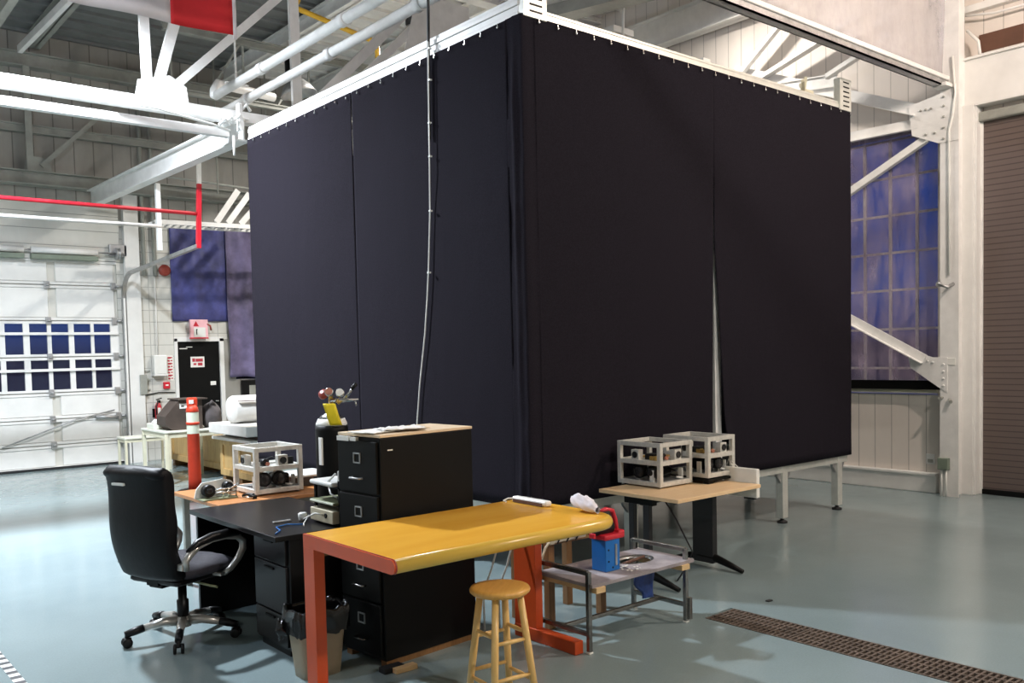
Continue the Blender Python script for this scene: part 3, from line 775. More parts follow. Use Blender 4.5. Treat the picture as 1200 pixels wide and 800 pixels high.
# second truss, closer to the back, in shade
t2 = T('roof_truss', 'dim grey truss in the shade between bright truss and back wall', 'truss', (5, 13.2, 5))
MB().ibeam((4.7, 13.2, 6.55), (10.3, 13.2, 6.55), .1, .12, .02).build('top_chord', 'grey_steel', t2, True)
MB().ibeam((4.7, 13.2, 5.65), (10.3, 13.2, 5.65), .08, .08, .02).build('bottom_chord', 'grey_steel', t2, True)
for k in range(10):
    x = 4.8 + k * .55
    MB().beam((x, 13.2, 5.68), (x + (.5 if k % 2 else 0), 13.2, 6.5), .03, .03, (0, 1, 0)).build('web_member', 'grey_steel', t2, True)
# pipes over the enclosure
e = T('water_pipe', 'upper of two fat white pipes running over the enclosure edge', 'pipe', (4.3, 8, 4.9))
MB().tube([(4.42, 10.7, 4.93), (4.42, -7.9, 4.93)], .052, 16).build('pipe', 'white_steel', e, True)
MB().tube([(4.42, 10.66, 4.93), (4.42, 10.74, 4.95), (4.44, 10.78, 5.02), (4.48, 10.8, 5.11), (5.3, 10.95, 5.11)], .055, 14).build('elbow', 'white_steel', e, True)
m = MB()
for y in (9.4, 7.6, 5.8): m.lathe([(.064, -.05), (.064, .05)], (4.42, y, 4.93), (0, 1, 0), 16)
m.build('coupling', 'white_steel', e, True)
e = T('water_pipe', 'lower of two fat white pipes running over the enclosure edge', 'pipe', (4.48, 8, 4.7))
MB().tube([(4.60, 11.9, 4.81), (4.60, -7.9, 4.81)], .052, 16).build('pipe', 'white_steel', e, True)
m = MB()
for y in (10.2, 8.2, 6.6): m.lathe([(.064, -.05), (.064, .05)], (4.60, y, 4.81), (0, 1, 0), 16)
m.build('coupling', 'white_steel', e, True)
for k, y in enumerate((10.3, 7.0)):
    tag(MB().tube([(4.51, y, 5.0), (4.51, y, 6.95)], .012, 6).box((4.38, y - .02, 4.985), (4.66, y + .02, 5.0)).build('pipe_hanger', 'white_steel'), ('thin rod holding the fat pipes near the enclosure back corner', 'thin rod holding the fat pipes over the enclosure middle')[k], 'rod')
e = T('gas_pipe', 'yellow gas pipe bending between the white trusses', 'pipe', (6.0, 11, 6))
MB().tube([(5.9, 11.0, 7.0), (5.70, 11.0, 6.42), (5.66, 11.0, 6.36), (5.74, 11.0, 6.34), (6.85, 11.0, 6.16), (6.92, 11.0, 6.10), (6.92, 11.0, 4.9)], .035, 10).build('pipe', 'yellow_paint', e, True)
# dark bay lamp (unlit) in the shade
e = T('bay_lamp', 'unlit round silver bay lamp in the shade behind the white pipes', 'lamp', (6.3, 12.2, 5.7))
MB().lathe([(.06, .30), (.10, .22), (.2, .12), (.27, 0), (.26, .0), (.18, .11), (.08, .20)], (6.3, 12.2, 5.60), (-.2, .1, 1), 28, cap=False).build('reflector', 'galvanised', e, True)
MB().lathe([(.10, 0), (.12, .04), (.12, .25), (.06, .3)], (6.24, 12.23, 5.84)).tube([(6.24, 12.23, 6.1), (6.24, 12.23, 6.93)], .015).build('ballast', 'black_metal', e, True)

# right-hand wall steel seen over the enclosure
wallbar('wall_beam', (10.30, 15.6, 6.35), (10.30, -7.9, 6.35), .2, .42, 'white_steel', 'deep white beam along the top of the boarded right wall')
member('wall_brace', (10.25, 7.40, 5.30), (10.25, 6.35, 6.1), .03, .09, label='short steep white brace rising from the middle of right wall', cat='brace')
member('wall_brace', (10.25, 7.15, 5.20), (10.25, 5.2, 5.75), .10, .06, label='long low white brace on the boarded right wall, grey underneath', cat='brace')
member('wall_brace', (10.05, 5.90, 4.98), (10.05, 5.10, 5.25), .05, .07, label='short bright white brace just behind the far top corner of enclosure', cat='brace')
tag(MB().ibeam((10.28, 9.6, 5.36), (10.28, 5.9, 4.98), .05, .16, .015).build('wall_chord', 'white_steel'), 'white chord sloping down behind the right top edge of enclosure', 'beam')
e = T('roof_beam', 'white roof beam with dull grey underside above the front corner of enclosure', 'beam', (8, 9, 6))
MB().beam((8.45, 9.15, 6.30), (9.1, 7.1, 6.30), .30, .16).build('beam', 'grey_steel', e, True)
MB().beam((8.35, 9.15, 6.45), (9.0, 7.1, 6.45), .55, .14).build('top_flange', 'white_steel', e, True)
MB().tube([(8.75, 8.2, 6.38), (8.75, 8.2, 6.96)], .02).build('hanger', 'white_steel', e, True)
e = T('roof_box', 'open dark electrical box under the roof above the right curtain', 'box', (8.6, 7.9, 5.9))
MB().box((9.0, 8.4, 6.02), (9.4, 8.8, 6.10), .005).build('lid', 'white_steel', e, True)
MB().box((9.08, 8.45, 5.90), (9.32, 8.7, 6.02), .005).build('body', 'brown_board', e, True)
MB().tube([(8.95, 8.2, 5.7), (9.02, 8.2, 6.96)], .018, 8).build('conduit', 'white_plastic', e, True)

# plastic sheet and its rail
e = T('sheet_rail', 'long grey rail carrying the hanging clear plastic, over enclosure right side', 'rail', (8, 4.6, 4.6))
MB().box((-6.9, 4.55, 4.575), (10.26, 4.65, 4.59)).box((-6.9, 4.55, 4.575), (10.26, 4.565, 4.64)).box((-6.9, 4.635, 4.575), (10.26, 4.65, 4.64)).build('channel', 'galvanised', e, True)
MB().box((-6.9, 4.53, 4.64), (10.26, 4.67, 4.69), .01).build('top_strip', 'white_steel', e, True)
MB().box((10.1, 4.50, 4.56), (10.27, 4.66, 4.60), .004).build('bracket', 'white_steel', e, True)
m = MB(); m.sheet(lambda u, v: (4.8 + u * 5.7, 4.60 + .03 * nz(u * 12, v * 2, 2) * (1 + v), 4.692 + v * 1.98), 90, 16, (0, .002, 0))
tag(m.build('clear_plastic_curtain', 'hanging_sheet'), 'large milky translucent plastic curtain hanging from the roof at upper right', 'plastic curtain')

# flag
e = T('flag', 'red and white flag hanging from the roof at top left', 'flag', (1.93, 6.6, 4.6))
FX, FW, FZ, FH = .957, 1.947, 4.185, .974
def flagpt(u, v):
    x = FX + FW * u; z = FZ + FH * v
    return (x, 6.6 + .016 * math.sin(x * 9 + z) + .012 * nz(x * 3.5, z * 2.4), z - .005 * math.sin(u * PI) * (1 - v))
def fpart(u0, u1, n, name, mt, dz=0):
    m = MB(); m.sheet(lambda u, v: flagpt(u0 + (u1 - u0) * u, v * (1 + dz) - dz), n, 16, (0, .003, 0)); m.build(name, mt, e, True)
fpart(.25, .75, 26, 'white_field', 'white_cloth'); fpart(.75, .985, 14, 'red_band', 'red_cloth'); fpart(0, .25, 14, 'red_band', 'red_cloth'); fpart(.985, 1, 3, 'hem', 'white_cloth', .03)
leaf = [(0, .36), (.06, .24), (.13, .27), (.10, .12), (.19, .19), (.21, .13), (.30, .15), (.26, .05), (.29, .02), (.14, -.10), (.16, -.16), (.015, -.13), (.015, -.30)]
leaf = leaf + [(-x, y) for x, y in leaf[::-1]]
MB().prism([(x * .82, y * .82) for x, y in leaf], (1.93, 6.50, 4.70), (1, 0, 0), (0, 0, 1), .004).build('maple_leaf', 'red_cloth', e, True)
MB().tube([(.9, 6.62, 5.17), (2.98, 6.62, 5.17)], .015).tube([(1.1, 6.62, 5.17), (1.1, 6.62, 6.95)], .005).tube([(2.8, 6.62, 5.17), (2.8, 6.62, 6.95)], .005).build('pole', 'white_steel', e, True)

# ================================================================ CURTAINED ENCLOSURE
EX0, EX1, EY0, EY1 = 4.37, 8.90, 4.99, 9.66
en = T('curtained_enclosure', 'huge black curtained box on an aluminium frame with short legs', 'enclosure', (6.6, 7.3, 0))
A = 'aluminium'
# posts / legs
for x in (4.42, 5.50, 6.56, 7.70, 8.72):
    for y in (5.03, 9.6):
        MB().box((x - .045, y - .04, .05), (x + .045, y + .04, .58), .006).build('leg', A, en, True)
for y in (6.2, 7.35, 8.5):
    for x in (4.42, 8.82): MB().box((x - .04, y - .045, .05), (x + .04, y + .045, .58), .006).build('leg', A, en, True)
m = MB()
for x in (4.42, 5.50, 6.56, 7.70, 8.72):
    for y in (5.03, 9.6): m.lathe([(.05, 0), (.05, .018), (.02, .028), (.014, .05)], (x, y, 0), n=16)
for y in (6.2, 7.35, 8.5):
    for x in (4.42, 8.82): m.lathe([(.05, 0), (.05, .018), (.02, .028), (.014, .05)], (x, y, 0), n=16)
m.build('foot_pads', 'black_rubber', en, True)
for p, q in (((4.38, 4.995, .50), (8.88, 5.07, .585)), ((4.38, 9.56, .50), (8.88, 9.64, .585)), ((4.38, 5.0, .50), (4.46, 9.64, .585)), ((8.80, 5.0, .50), (8.88, 9.64, .585))):
    MB().box(p, q, .006).build('bottom_rail', A, en, True)
m = MB()
for x in (5.50, 6.56, 7.70, 8.72):
    for s in (-1, 1):
        m.prism([(0, 0), (.07 * s, 0), (.06 * s, -.03), (0, -.10)], (x + .045 * s, 5.01, .50), (1, 0, 0), (0, 0, 1), -.03)
m.build('corner_brackets', 'galvanised', en, True)
for x, y in ((4.42, 5.03), (8.84, 5.03), (4.42, 9.6), (8.84, 9.6)):
    MB().box((x - .04, y - .03, .58), (x + .04, y + .04, 4.2), .004).build('post', A, en, True)
MB().box((6.60, 4.99, .58), (6.69, 5.05, 4.17), .004).build('post', 'white_steel', en, True)
MB().box((4.46, 5.07, .505), (8.80, 9.56, .545)).build('light_block_panel', 'black_metal', en, True)  # unseen panel, added to stop lamp light falling through the open-topped box
# top rails: right-hand rails low, left-hand rails stacked
def stacked(p, q, ax):
    m = MB()
    (x0, y0), (x1, y1) = p, q
    for z0, z1, o in ((4.175, 4.215, .0), (4.218, 4.262, .008), (4.265, 4.30, .0), (4.304, 4.33, .010)):
        m.box((x0 + (o if ax == 'y' else 0), y0 + (o if ax == 'x' else 0), z0), (x1 - (o if ax == 'y' else 0), y1 - (o if ax == 'x' else 0), z1), .003)
    return m
stacked((4.345, 5.0), (4.44, 9.66), 'y').build('top_rail', 'white_steel', en, True)
m = MB().box((4.40, 4.965, 4.185), (8.88, 5.05, 4.235), .004).box((4.40, 4.975, 4.24), (8.88, 5.04, 4.262), .003); m.build('top_rail', A, en, True)
stacked((8.80, 5.0), (8.89, 9.66), 'y').build('top_rail', 'white_steel', en, True)
MB().box((4.4, 9.58, 4.18), (8.88, 9.66, 4.33), .004).build('top_rail', 'white_steel', en, True)
MB().box((6.5, 5.0, 4.20), (6.6, 9.6, 4.30), .004).box((4.4, 7.3, 4.20), (8.85, 7.4, 4.30), .004).build('cross_rail', 'white_steel', en, True)
for x0, x1, z1 in ((4.355, 4.585, 4.335), (8.68, 8.90, 4.50)):
    MB().box((x0, 4.945, 4.175), (x1, 5.02, z1), .004).build('corner_block', A, en, True)
    m = MB(); z = 4.215
    while z < z1 - .02:
        m.box((x0 + .06, 4.940, z), (x1 - .05, 4.946, z + .012)); z += .048
    m.build('slots', 'black_metal', en, True)
# small yellowish bracket on top near right corner
m = MB()
for k in range(7):
    a = k * 2 * PI / 7; m.beam((8.25, 5.1, 4.33), (8.25 + .16 * math.cos(a), 5.1 + .1 * math.sin(a * 2), 4.33 + .12 * math.sin(a)), .03, .03)
m.build('tape_bundle', 'cream_paint', en, True)
MB().box((7.2, 5.1, 4.235), (7.9, 5.25, 4.27)).box((7.95, 5.1, 4.235), (8.6, 5.4, 4.31)).build('top_panel', 'white_steel', en, True)
# curtains
def fold(y, z, s): return .010 * nz(y * 1.1, z * .5, s) + .0025 * nz(y * 7, z * 2.5, s + 4)
def left_panel(y0, y1, s, edge=None):
    def f(u, v):
        y = y0 + (y1 - y0) * u; z = .575 + (4.185 - .575) * v
        e = 0
        if edge is not None: e = .030 * math.exp(-((u - edge) / .03) ** 2)
        return (4.335 + fold(y, z, s) * (1 - v * .7) - e, y, z)
    m = MB(); m.sheet(f, 90, 40, (.004, 0, 0)); return m
left_panel(5.12, 7.36, 1).build('curtain_panel', 'black_felt', en, True)
left_panel(7.37, 9.66, 7).build('curtain_panel', 'black_felt', en, True)
def corner(u, v):
    # wraps round the front corner with a narrow gathered fold
    z = .56 + (4.19 - .56) * v
    w = .010 * nz(z * 1.7, u * 2, 5) + .005 * nz(z * 6, u * 3, 9)
    if u < .5:
        q = u * 2
        return (4.335 + w - .030 * math.exp(-((q - .55) / .18) ** 2) * (.6 + .8 * nz(z * 1.3, 3)), 5.13 - q * .165, z)
    q = (u - .5) * 2
    return (4.340 + q * .14, 4.956 - .004 * math.sin(q * PI * 2) + w * .3 * (1 - q), z)
m = MB(); m.sheet(corner, 40, 90, (.003, .003, 0)); m.build('corner_curtain', 'black_felt', en, True)
def right_panel(xa, xb, s, slitL=None, slitR=None):
    def f(u, v):
        z = .575 + (4.19 - .575) * v
        a, b = xa, xb
        t_ = min(1.2, max(0., (2.62 - z) / 1.5))
        if slitL: a = xa - .015 + .075 * t_ ** .8 + (.16 * max(0, (1.15 - z) / .55) ** 2)
        if slitR: b = xb - .065 * (4.19 - z) / 3.1
        x = a + (b - a) * u
        bulge = 0
        if slitL: bulge = -.03 * math.exp(-(u / .05) ** 2) * t_
        # lower edge drapes a little at the slit
        zz = z
        return (x, 4.958 + fold(x, z, s) * (1 - v * .7) + bulge, zz)
    m = MB(); m.sheet(f, 90, 44, (0, .004, 0)); return m
right_panel(4.46, 6.583, 3, slitR=True).build('curtain_panel', 'black_felt', en, True)
right_panel(6.587, 8.90, 11, slitL=True).build('curtain_panel', 'black_felt', en, True)
MB().box((8.885, 4.965, .575), (8.892, 9.66, 4.18)).build('curtain_panel', 'black_felt', en, True)
MB().box((4.36, 9.665, .575), (8.89, 9.672, 4.18)).build('curtain_panel', 'black_felt', en, True)
# hooks along the curtain tops
hm = MB().lathe([(.009, 0), (.011, .008), (.004, .012)], (0, 0, 0), (0, -1, 0), 8).box((-.003, -.006, 0), (.003, -.001, .03))
h0 = hm.build('hook', 'chrome', en); base = V(en.location)
first = True
def place_hook(p, rz):
    global first
    o = h0 if first else h0.copy()
    if not first: COL.objects.link(o); o.parent = en
    o.location = V(p) - base; o.rotation_euler = (0, 0, rz); first = False
for k in range(24): place_hook((4.50 + k * .19, 4.945, 4.150 - .006 * (k % 2)), 0)
for k in range(22): place_hook((4.322, 5.2 + k * .203, 4.150 - .006 * (k % 3)), -PI / 2)

# hanging cable in front of the left curtain
e = T('drop_cable', 'thin clipped cable dropping from the roof in front of left curtain', 'cable', (4.310, 6.187, 1.183))
MB().tube([(4.310, 6.062, 6.980), (4.310, 6.062, 4.585), (4.310, 6.084, 3.967), (4.310, 6.094, 3.503)], .013, 10).build('conduit', 'charcoal_paint', e, True)
MB().tube([(4.295, 6.057, 4.277), (4.295, 6.084, 3.245), (4.310, 6.114, 2.936), (4.310, 6.155, 2.472), (4.310, 6.187, 2.214), (4.310, 6.238, 1.904), (4.310, 6.331, 1.493), (4.310, 6.393, 1.131), (4.310, 6.414, 0.564), (4.289, 6.424, 0.020)], .0058, 8).build('cord', 'white_plastic', e, True)
m = MB()
for z, y in ((4.22, 5.885), (3.97, 5.89), (3.63, 5.91), (3.36, 5.915), (2.92, 5.93), (2.42, 5.975)): m.box((4.285, y + .145, z - .007), (4.31, y + .17, z + .007), .002)
m.build('clip', 'white_plastic', e, True)

# ================================================================ FOREGROUND
# ---- filing cabinet (front faces left)
fc = T('filing_cabinet', 'tall black four-drawer filing cabinet behind the yellow workbench', 'filing cabinet', (2.613, 4.243, 0), .09)
MB().box((.0, 0, .035), (.69, .40, 1.29), .006).build('body', 'black_metal', fc)
for k in range(4):
    z0 = .06 + k * .305
    d = MB().box((-.018, .018, z0), (.0, .382, z0 + .292), .004).build('drawer', 'black_metal', fc)
    m = MB().box((-.024, .16, z0 + .165), (-.018, .225, z0 + .172)).box((-.024, .16, z0 + .218), (-.018, .225, z0 + .225)).box((-.024, .16, z0 + .165), (-.018, .167, z0 + .225)).box((-.024, .218, z0 + .165), (-.018, .225, z0 + .225))
    m.build('label_holder', 'galvanised', d)
    MB().tube([(-.02, .145, z0 + .082), (-.045, .15, z0 + .082), (-.045, .235, z0 + .082), (-.02, .24, z0 + .082)], .006, 8).build('handle', 'steel_dark' if k != 3 else 'galvanised', d)
MB().box((.01, .01, 0), (.68, .06, .035)).box((.01, .34, 0), (.68, .39, .035)).build('wooden_runner', 'brown_wood', fc)
MB().box((-.021, .27, 1.262), (-.0, .385, 1.288)).box((-.021, .20, 1.265), (-.0, .255, 1.285)).build('sticker', 'paper', fc)
MB().box((.05, -.002, 1.215), (.085, .0, 1.222)).build('badge', 'paper', fc)
pb = T('chipboard_panel', 'pale chipboard panel lying on top of the black filing cabinet', 'board', (2.9, 4.4, 1.29))
MB().box((2.615, 4.255, 1.291), (3.31, 4.655, 1.307), .002, Matrix.Translation(V((2.613, 4.238, 0))) @ Matrix.Rotation(.09, 4, 'Z') @ Matrix.Translation(-V((2.62, 4.255, 0)))).build('board', 'board_top', pb, True)
for k, (x, y, a, w, h, z, mt, lab) in enumerate(((2.70, 4.42, .3, .26, .20, 1.310, 'paper', 'creased white papers at left end of the chipboard on filing cabinet'), (2.83, 4.36, -.2, .26, .14, 1.318, 'foam_white', 'crumpled grey-white packet on the chipboard atop the filing cabinet'), (2.92, 4.40, .1, .22, .10, 1.312, 'board_top', 'tan strip of card lying beside the packet on chipboard'))):
    m = MB(); m.sheet(lambda u, v: ((u - .5) * w, (v - .5) * h, .006 + (.022 if k == 1 else .006) * abs(nz(u * 5, v * 5, k)) ), 14, 12, (0, 0, -.004))
    o = m.build('papers' if k == 0 else ('packet' if k == 1 else 'card_strip'), mt); o.location = (x, y, z); o.rotation_euler = (0, 0, a)
    tag(o, lab, 'papers' if k == 0 else ('packet' if k == 1 else 'card'))
e = T('wood_block', 'short pale wood block on the floor at filing cabinet corner', 'block', (2.68, 4.19, 0))
MB().box((2.60, 4.12, 0), (2.74, 4.17, .028), .003).build('block', 'pale_wood', e, True)
e = T('rubber_block', 'black rubber block on the floor under filing cabinet corner', 'block', (2.6, 4.2, 0))
MB().box((2.55, 4.16, 0), (2.68, 4.225, .03), .003).build('block', 'black_rubber', e, True)

# ---- yellow workbench with orange steel frame
WB = T('workbench', 'long yellow-topped workbench on an orange steel frame, front of picture', 'workbench', (2.86, 3.76, 0))
bx0, bx1, by0, by1, bz, bt = 2.122, 3.625, 3.335, 4.20, .84, .066
r = bt / 2
prof = [(by1, bz - bt), (by1, bz)] + [(by0 + r - r * math.sin(a), bz - r + r * math.cos(a)) for a in [i * PI / 10 for i in range(0, 11)]]
RC = .17      # plan radius of the front right corner
path = [(bx0, by0 + r)] + [(bx1 - r - RC + RC * math.sin(a), by0 + r + RC - RC * math.cos(a)) for a in [i * PI / 20 for i in range(11)]] + [(bx1 - r, by1)]
MB().prism(path + [(bx0, by1)], (0, 0, bz - bt), (1, 0, 0), (0, 1, 0), bt).build('tabletop', 'yellow_top', WB, True)
MB().tube([(x, y, bz - r) for x, y in path], r - .0004, 20).build('edge_lipping', 'yellow_edge', WB, True)
m = MB().prism([(p[0], p[1]) for p in prof], (bx0 - .012, 0, 0), (0, 1, 0), (0, 0, 1), .012)
m.build('end_plate', 'orange_enamel', WB, True)
MB().prism([(by1 + .001, bz + .001)] + [(by0 + r - (r + .003) * math.sin(a), bz - r + (r + .003) * math.cos(a)) for a in [i * PI / 14 for i in range(0, 13)]] + [(by0 + r - (r - .001) * math.sin(a), bz - r + (r - .001) * math.cos(a)) for a in [i * PI / 14 for i in range(12, -1, -1)]] + [(by1 + .001, bz - .002)], (bx0 - .004, 0, 0), (0, 1, 0), (0, 0, 1), .006).build('end_trim', 'red_gauge', WB, True)
MB().box((bx0 - .012, by1 - .11, 0), (bx0 + .048, by1, bz - bt - .0005), .001).build('leg', 'orange_enamel', WB, True)
MB().box((bx0 - .012, by0 + .30, 0), (bx0 + .048, by1 - .105, .075), .008).build('foot', 'orange_enamel', WB, True)
MB().box((3.52, by1 - .20, .0), (3.575, by1, bz - bt), .003).build('leg', 'orange_enamel', WB, True)
MB().box((3.515, 3.66, 0), (3.58, by1, .078), .006).build('foot', 'orange_enamel', WB, True)
MB().box((bx0 + .03, by1 - .08, bz - bt - .05), (3.53, by1 - .05, bz - bt)).build('back_rail', 'brown_wood', WB, True)
MB().box((2.25, 3.42, bz - bt - .012), (2.31, 3.48, bz - bt)).box((3.2, 3.42, bz - bt - .012), (3.26, 3.48, bz - bt)).build('fixing_block', 'pale_wood', WB, True)

pb = T('power_strip', 'white power strip with dark side lying on back corner of yellow bench', 'power strip', (3.49, 4.0, .84))
MB().box((3.47, 3.84, .842), (3.525, 4.15, .876), .014, seg=3).build('body', 'white_plastic', pb, True)
MB().box((3.466, 3.87, .843), (3.472, 4.13, .862)).build('socket_strip', 'brown_board', pb, True)
MB().tube([(3.485, 4.15, .86), (3.47, 4.18, .858), (3.44, 4.185, .848), (3.43, 4.15, .846)], .005, 8).build('cord', 'white_plastic', pb, True)
cl = T('crumpled_wipe', 'crumpled white plastic bag on the right end of yellow bench', 'bag', (3.53, 3.55, .84))
m = MB()
def wf(u, v):
    a = u * 2 * PI; t_ = v
    w = .018 + .030 * math.sin(min(1, t_ * 1.1) * PI) ** .6
    k = 1 + .45 * nz(math.cos(a) * 2.2, math.sin(a) * 2.2 + t_ * 5, 2)
    return (3.535 + w * k * math.cos(a), 3.68 - t_ * .20, .86 + .042 * (1 - t_) + max(-.018, w * k * math.sin(a)) )
m.sheet(wf, 22, 16); m.build('bag', 'white_cloth', cl, True)

# ---- stool
st = T('stool', 'round pine stool with turned rungs tucked at the yellow bench', 'stool', (2.70, 3.33, 0), math.radians(38))
MB().lathe([(.05, .585), (.135, .588), (.146, .598), (.148, .608), (.143, .618), (.12, .621), (.02, .618)], n=40).build('seat', 'stool_seat', st)
L = []
for k in range(4):
    a = k * PI / 2; L.append(((.098 * math.cos(a), .098 * math.sin(a), .59), (.178 * math.cos(a), .178 * math.sin(a), 0)))
    MB().tube([L[-1][0], tuple((V(L[-1][0]) * .5 + V(L[-1][1]) * .5)), L[-1][1]], [.0165, .0185, .0165], 14).build('leg', 'stool_pine', st)
for k in range(4):
    for z in ((.40 if k % 2 else .37), (.17 if k % 2 else .20)):
        f = 1 - z / .59; p = V(L[k][0]).lerp(V(L[k][1]), f); q = V(L[(k + 1) % 4][0]).lerp(V(L[(k + 1) % 4][1]), f)
        MB().tube([p, p.lerp(q, .5), q], [.008, .0115, .008], 10).build('rung', 'stool_pine', st)

# ---- office chair
ch = T('office_chair', 'black high-back office chair with silver arms and five-star base', 'chair', (1.985, 5.62, 0), .36)
# backrest: S-curved slab
def back_c(z):
    t_ = (z - .42) / .70
    return -.225 - .135 * t_ - .028 * math.sin(t_ * PI * 1.7)
def back_w(z):
    t_ = (z - .42) / .70
    return .242 + .028 * math.sin(min(1, t_ * 1.25) * PI * .62) - .010 * t_
def back_fn(u, v):
    a = u * 2 * PI; z = .42 + .70 * v
    e = min(1, (v / .05) ** .5 if v < .05 else 1) * min(1, ((1 - v) / .05) ** .5 if v > .95 else 1)
    w = back_w(z) * (.93 + .07 * e); d = (.056 + .012 * math.sin(v * PI * 5) * (math.cos(a) > 0)) * max(.15, e)
    c_, s_ = math.cos(a), math.sin(a)
    sx = math.copysign(abs(c_) ** .5, c_); sy = math.copysign(abs(s_) ** .35, s_)
    curve = .035 * (sy ** 2)
    return (back_c(z) + sx * d + curve, sy * w, z)
m = MB(); m.sheet(back_fn, 40, 44)
bmesh.ops.remove_doubles(m.bm, verts=m.bm.verts, dist=.0005)
bmesh.ops.holes_fill(m.bm, edges=[e_ for e_ in m.bm.edges if e_.is_boundary], sides=0)
m.build('backrest', 'black_leather', ch)
def roll_fn(u, v):
    a = v * 2 * PI; q = (u - .5) * 2; e = max(.02, 1 - abs(q) ** 6) ** .5
    return (back_c(1.08) + .012 + .055 * e * math.cos(a), q * .262, 1.085 + .042 * e * math.sin(a) - .012 * q * q)
m = MB(); m.sheet(roll_fn, 30, 18)
m.build('headrest_roll', 'black_leather', ch)
px_ = back_c(1.02) - .062
MB().box((px_ - .006, .02, 1.010), (px_ + .012, .125, 1.026), .003).build('label_plate', 'paper', ch)
def seat_fn(u, v):
    a = u * 2 * PI; b = (v - .5) * PI
    c_, s_ = math.cos(a), math.sin(a); cb = math.cos(b) ** .4
    x = .03 + .275 * math.copysign(abs(c_) ** .5, c_) * cb; y = .262 * math.copysign(abs(s_) ** .5, s_) * cb
    z = .455 + .05 * math.sin(b) + (.012 * math.cos(x * 22) * math.cos(y * 20) if b > 0 else 0) - .03 * max(0, (x - .15) / .15) ** 2
    return (x, y, z)
m = MB(); m.sheet(seat_fn, 44, 24); m.build('seat', 'seat_fabric', ch)
MB().box((-.22, -.22, .385), (.22, .22, .43), .03, seg=3).build('seat_shell', 'black_plastic', ch)
MB().box((-.20, -.06, .36), (.08, .06, .40), .01).beam((-.21, 0, .38), (-.215, 0, .50), .10, .02, (1, 0, 0)).build('tilt_mechanism', 'black_metal', ch)
MB().tube([(0, -.05, .37), (.02, -.22, .35), (.04, -.27, .34)], .008, 8).build('lever', 'grey_green_plastic', ch)
for s in (-1, 1):
    pts = [(-.205, .50), (-.215, .555), (-.185, .585), (-.11, .625), (.0, .645), (.12, .645), (.205, .628), (.24, .59), (.235, .545), (.20, .49), (.14, .435), (.09, .415)]
    m = MB()
    P3 = [V((x, s * (.285 + .01 * math.sin(i)), z)) for i, (x, z) in enumerate(pts)]
    # flattened bar: swept ellipse
    m.tube([tuple(p) for p in P3], [.020, .023, .022, .02, .02, .021, .023, .024, .023, .021, .019, .016], 12)
    m.box((.05, min(s * .2, s * .29), .405), (.11, max(s * .2, s * .29), .425), .004)
    m.box((-.24, min(s * .2, s * .29), .50), (-.20, max(s * .2, s * .29), .54), .004)
    arm = m.build('armrest', 'silver_plastic', ch)
    q = [V((x, s * .285, z + .017)) for x, z in pts[2:7]]
    MB().tube([tuple(p) for p in q], [.018, .026, .028, .028, .02], 12).build('arm_pad', 'black_plastic', arm)
MB().lathe([(.036, .12), (.036, .24), (.027, .245), (.027, .38)], n=24).build('gas_column', 'black_plastic', ch)
MB().lathe([(.02, .07), (.05, .075), (.052, .125), (.035, .14)], n=24).build('base_hub', 'silver_plastic', ch)
for k in range(5):
    a = math.radians(245 + 72 * k) - .36
    c_, s_ = math.cos(a), math.sin(a)
    def P(rr, z): return (rr * c_, rr * s_, z)
    m = MB().tube([P(.03, .110), P(.12, .118), P(.24, .100)], [.032, .028, .022], 10)
    lg = m.build('base_leg', 'silver_plastic', ch)
    MB().tube([P(.235, .103), P(.29, .092), P(.345, .080)], [.024, .025, .020], 10).build('leg_cap', 'black_plastic', lg)
    tx, ty = -s_, c_
    m = MB()
    for o_ in (-.032, .012):
        m.lathe([(.012, 0), (.029, .002), (.031, .010), (.029, .018), (.012, .020)], (.335 * c_ + tx * o_, .335 * s_ + ty * o_, .031), (tx, ty, 0), 18)
    m.tube([P(.335, .08), P(.335, .045)], .012, 8).box((.335 * c_ - .022, .335 * s_ - .022, .04), (.335 * c_ + .022, .335 * s_ + .022, .062), .008)
    m.build('caster', 'black_plastic', lg)

# ---- waste bin
bn = T('waste_bin', 'beige waste bin with black bag liner between black desk and orange bench leg', 'bin', (2.30, 4.45, 0))
def rr_ring(w, d, rad, u):
    a = u * 2 * PI; c_, s_ = math.cos(a), math.sin(a)
    return (math.copysign(abs(c_) ** .45, c_) * w / 2, math.copysign(abs(s_) ** .45, s_) * d / 2)
m = MB(); m.sheet(lambda u, v: (2.30 + rr_ring(.225 + .075 * v, .165 + .06 * v, 0, u)[0], 4.45 + rr_ring(.225 + .075 * v, .165 + .06 * v, 0, u)[1], .36 * v), 40, 6)
bm_ = m.bm; bmesh.ops.remove_doubles(bm_, verts=bm_.verts, dist=.0004)
lo = [e_ for e_ in bm_.edges if e_.is_boundary and e_.verts[0].co.z < .01]; bmesh.ops.holes_fill(bm_, edges=lo, sides=0)
m.build('tub', 'bin_plastic', bn, True)
def liner(u, v):
    a = u * 2 * PI
    prof = [(1.10, .25), (1.12, .30), (1.13, .345), (1.08, .385), (.98, .385), (.93, .33), (.85, .24), (.5, .2), (.02, .18)]
    t_ = v * (len(prof) - 1); i = min(int(t_), len(prof) - 2); f = t_ - i
    s_ = prof[i][0] * (1 - f) + prof[i + 1][0] * f; z = prof[i][1] * (1 - f) + prof[i + 1][1] * f
    x, y = rr_ring(.295, .22, 0, u)
    k = s_ * (1 + .07 * nz(math.cos(a) * 3, math.sin(a) * 3, z * 9) + .05 * nz(math.cos(a) * 9, math.sin(a) * 9, z * 5))
    return (2.30 + x * k, 4.45 + y * k, z + .035 * nz(math.cos(a) * 4, math.sin(a) * 4, 3) * (v < .7))
m = MB(); m.sheet(liner, 72, 26); m.build('bag_liner', 'bin_liner', bn, True)
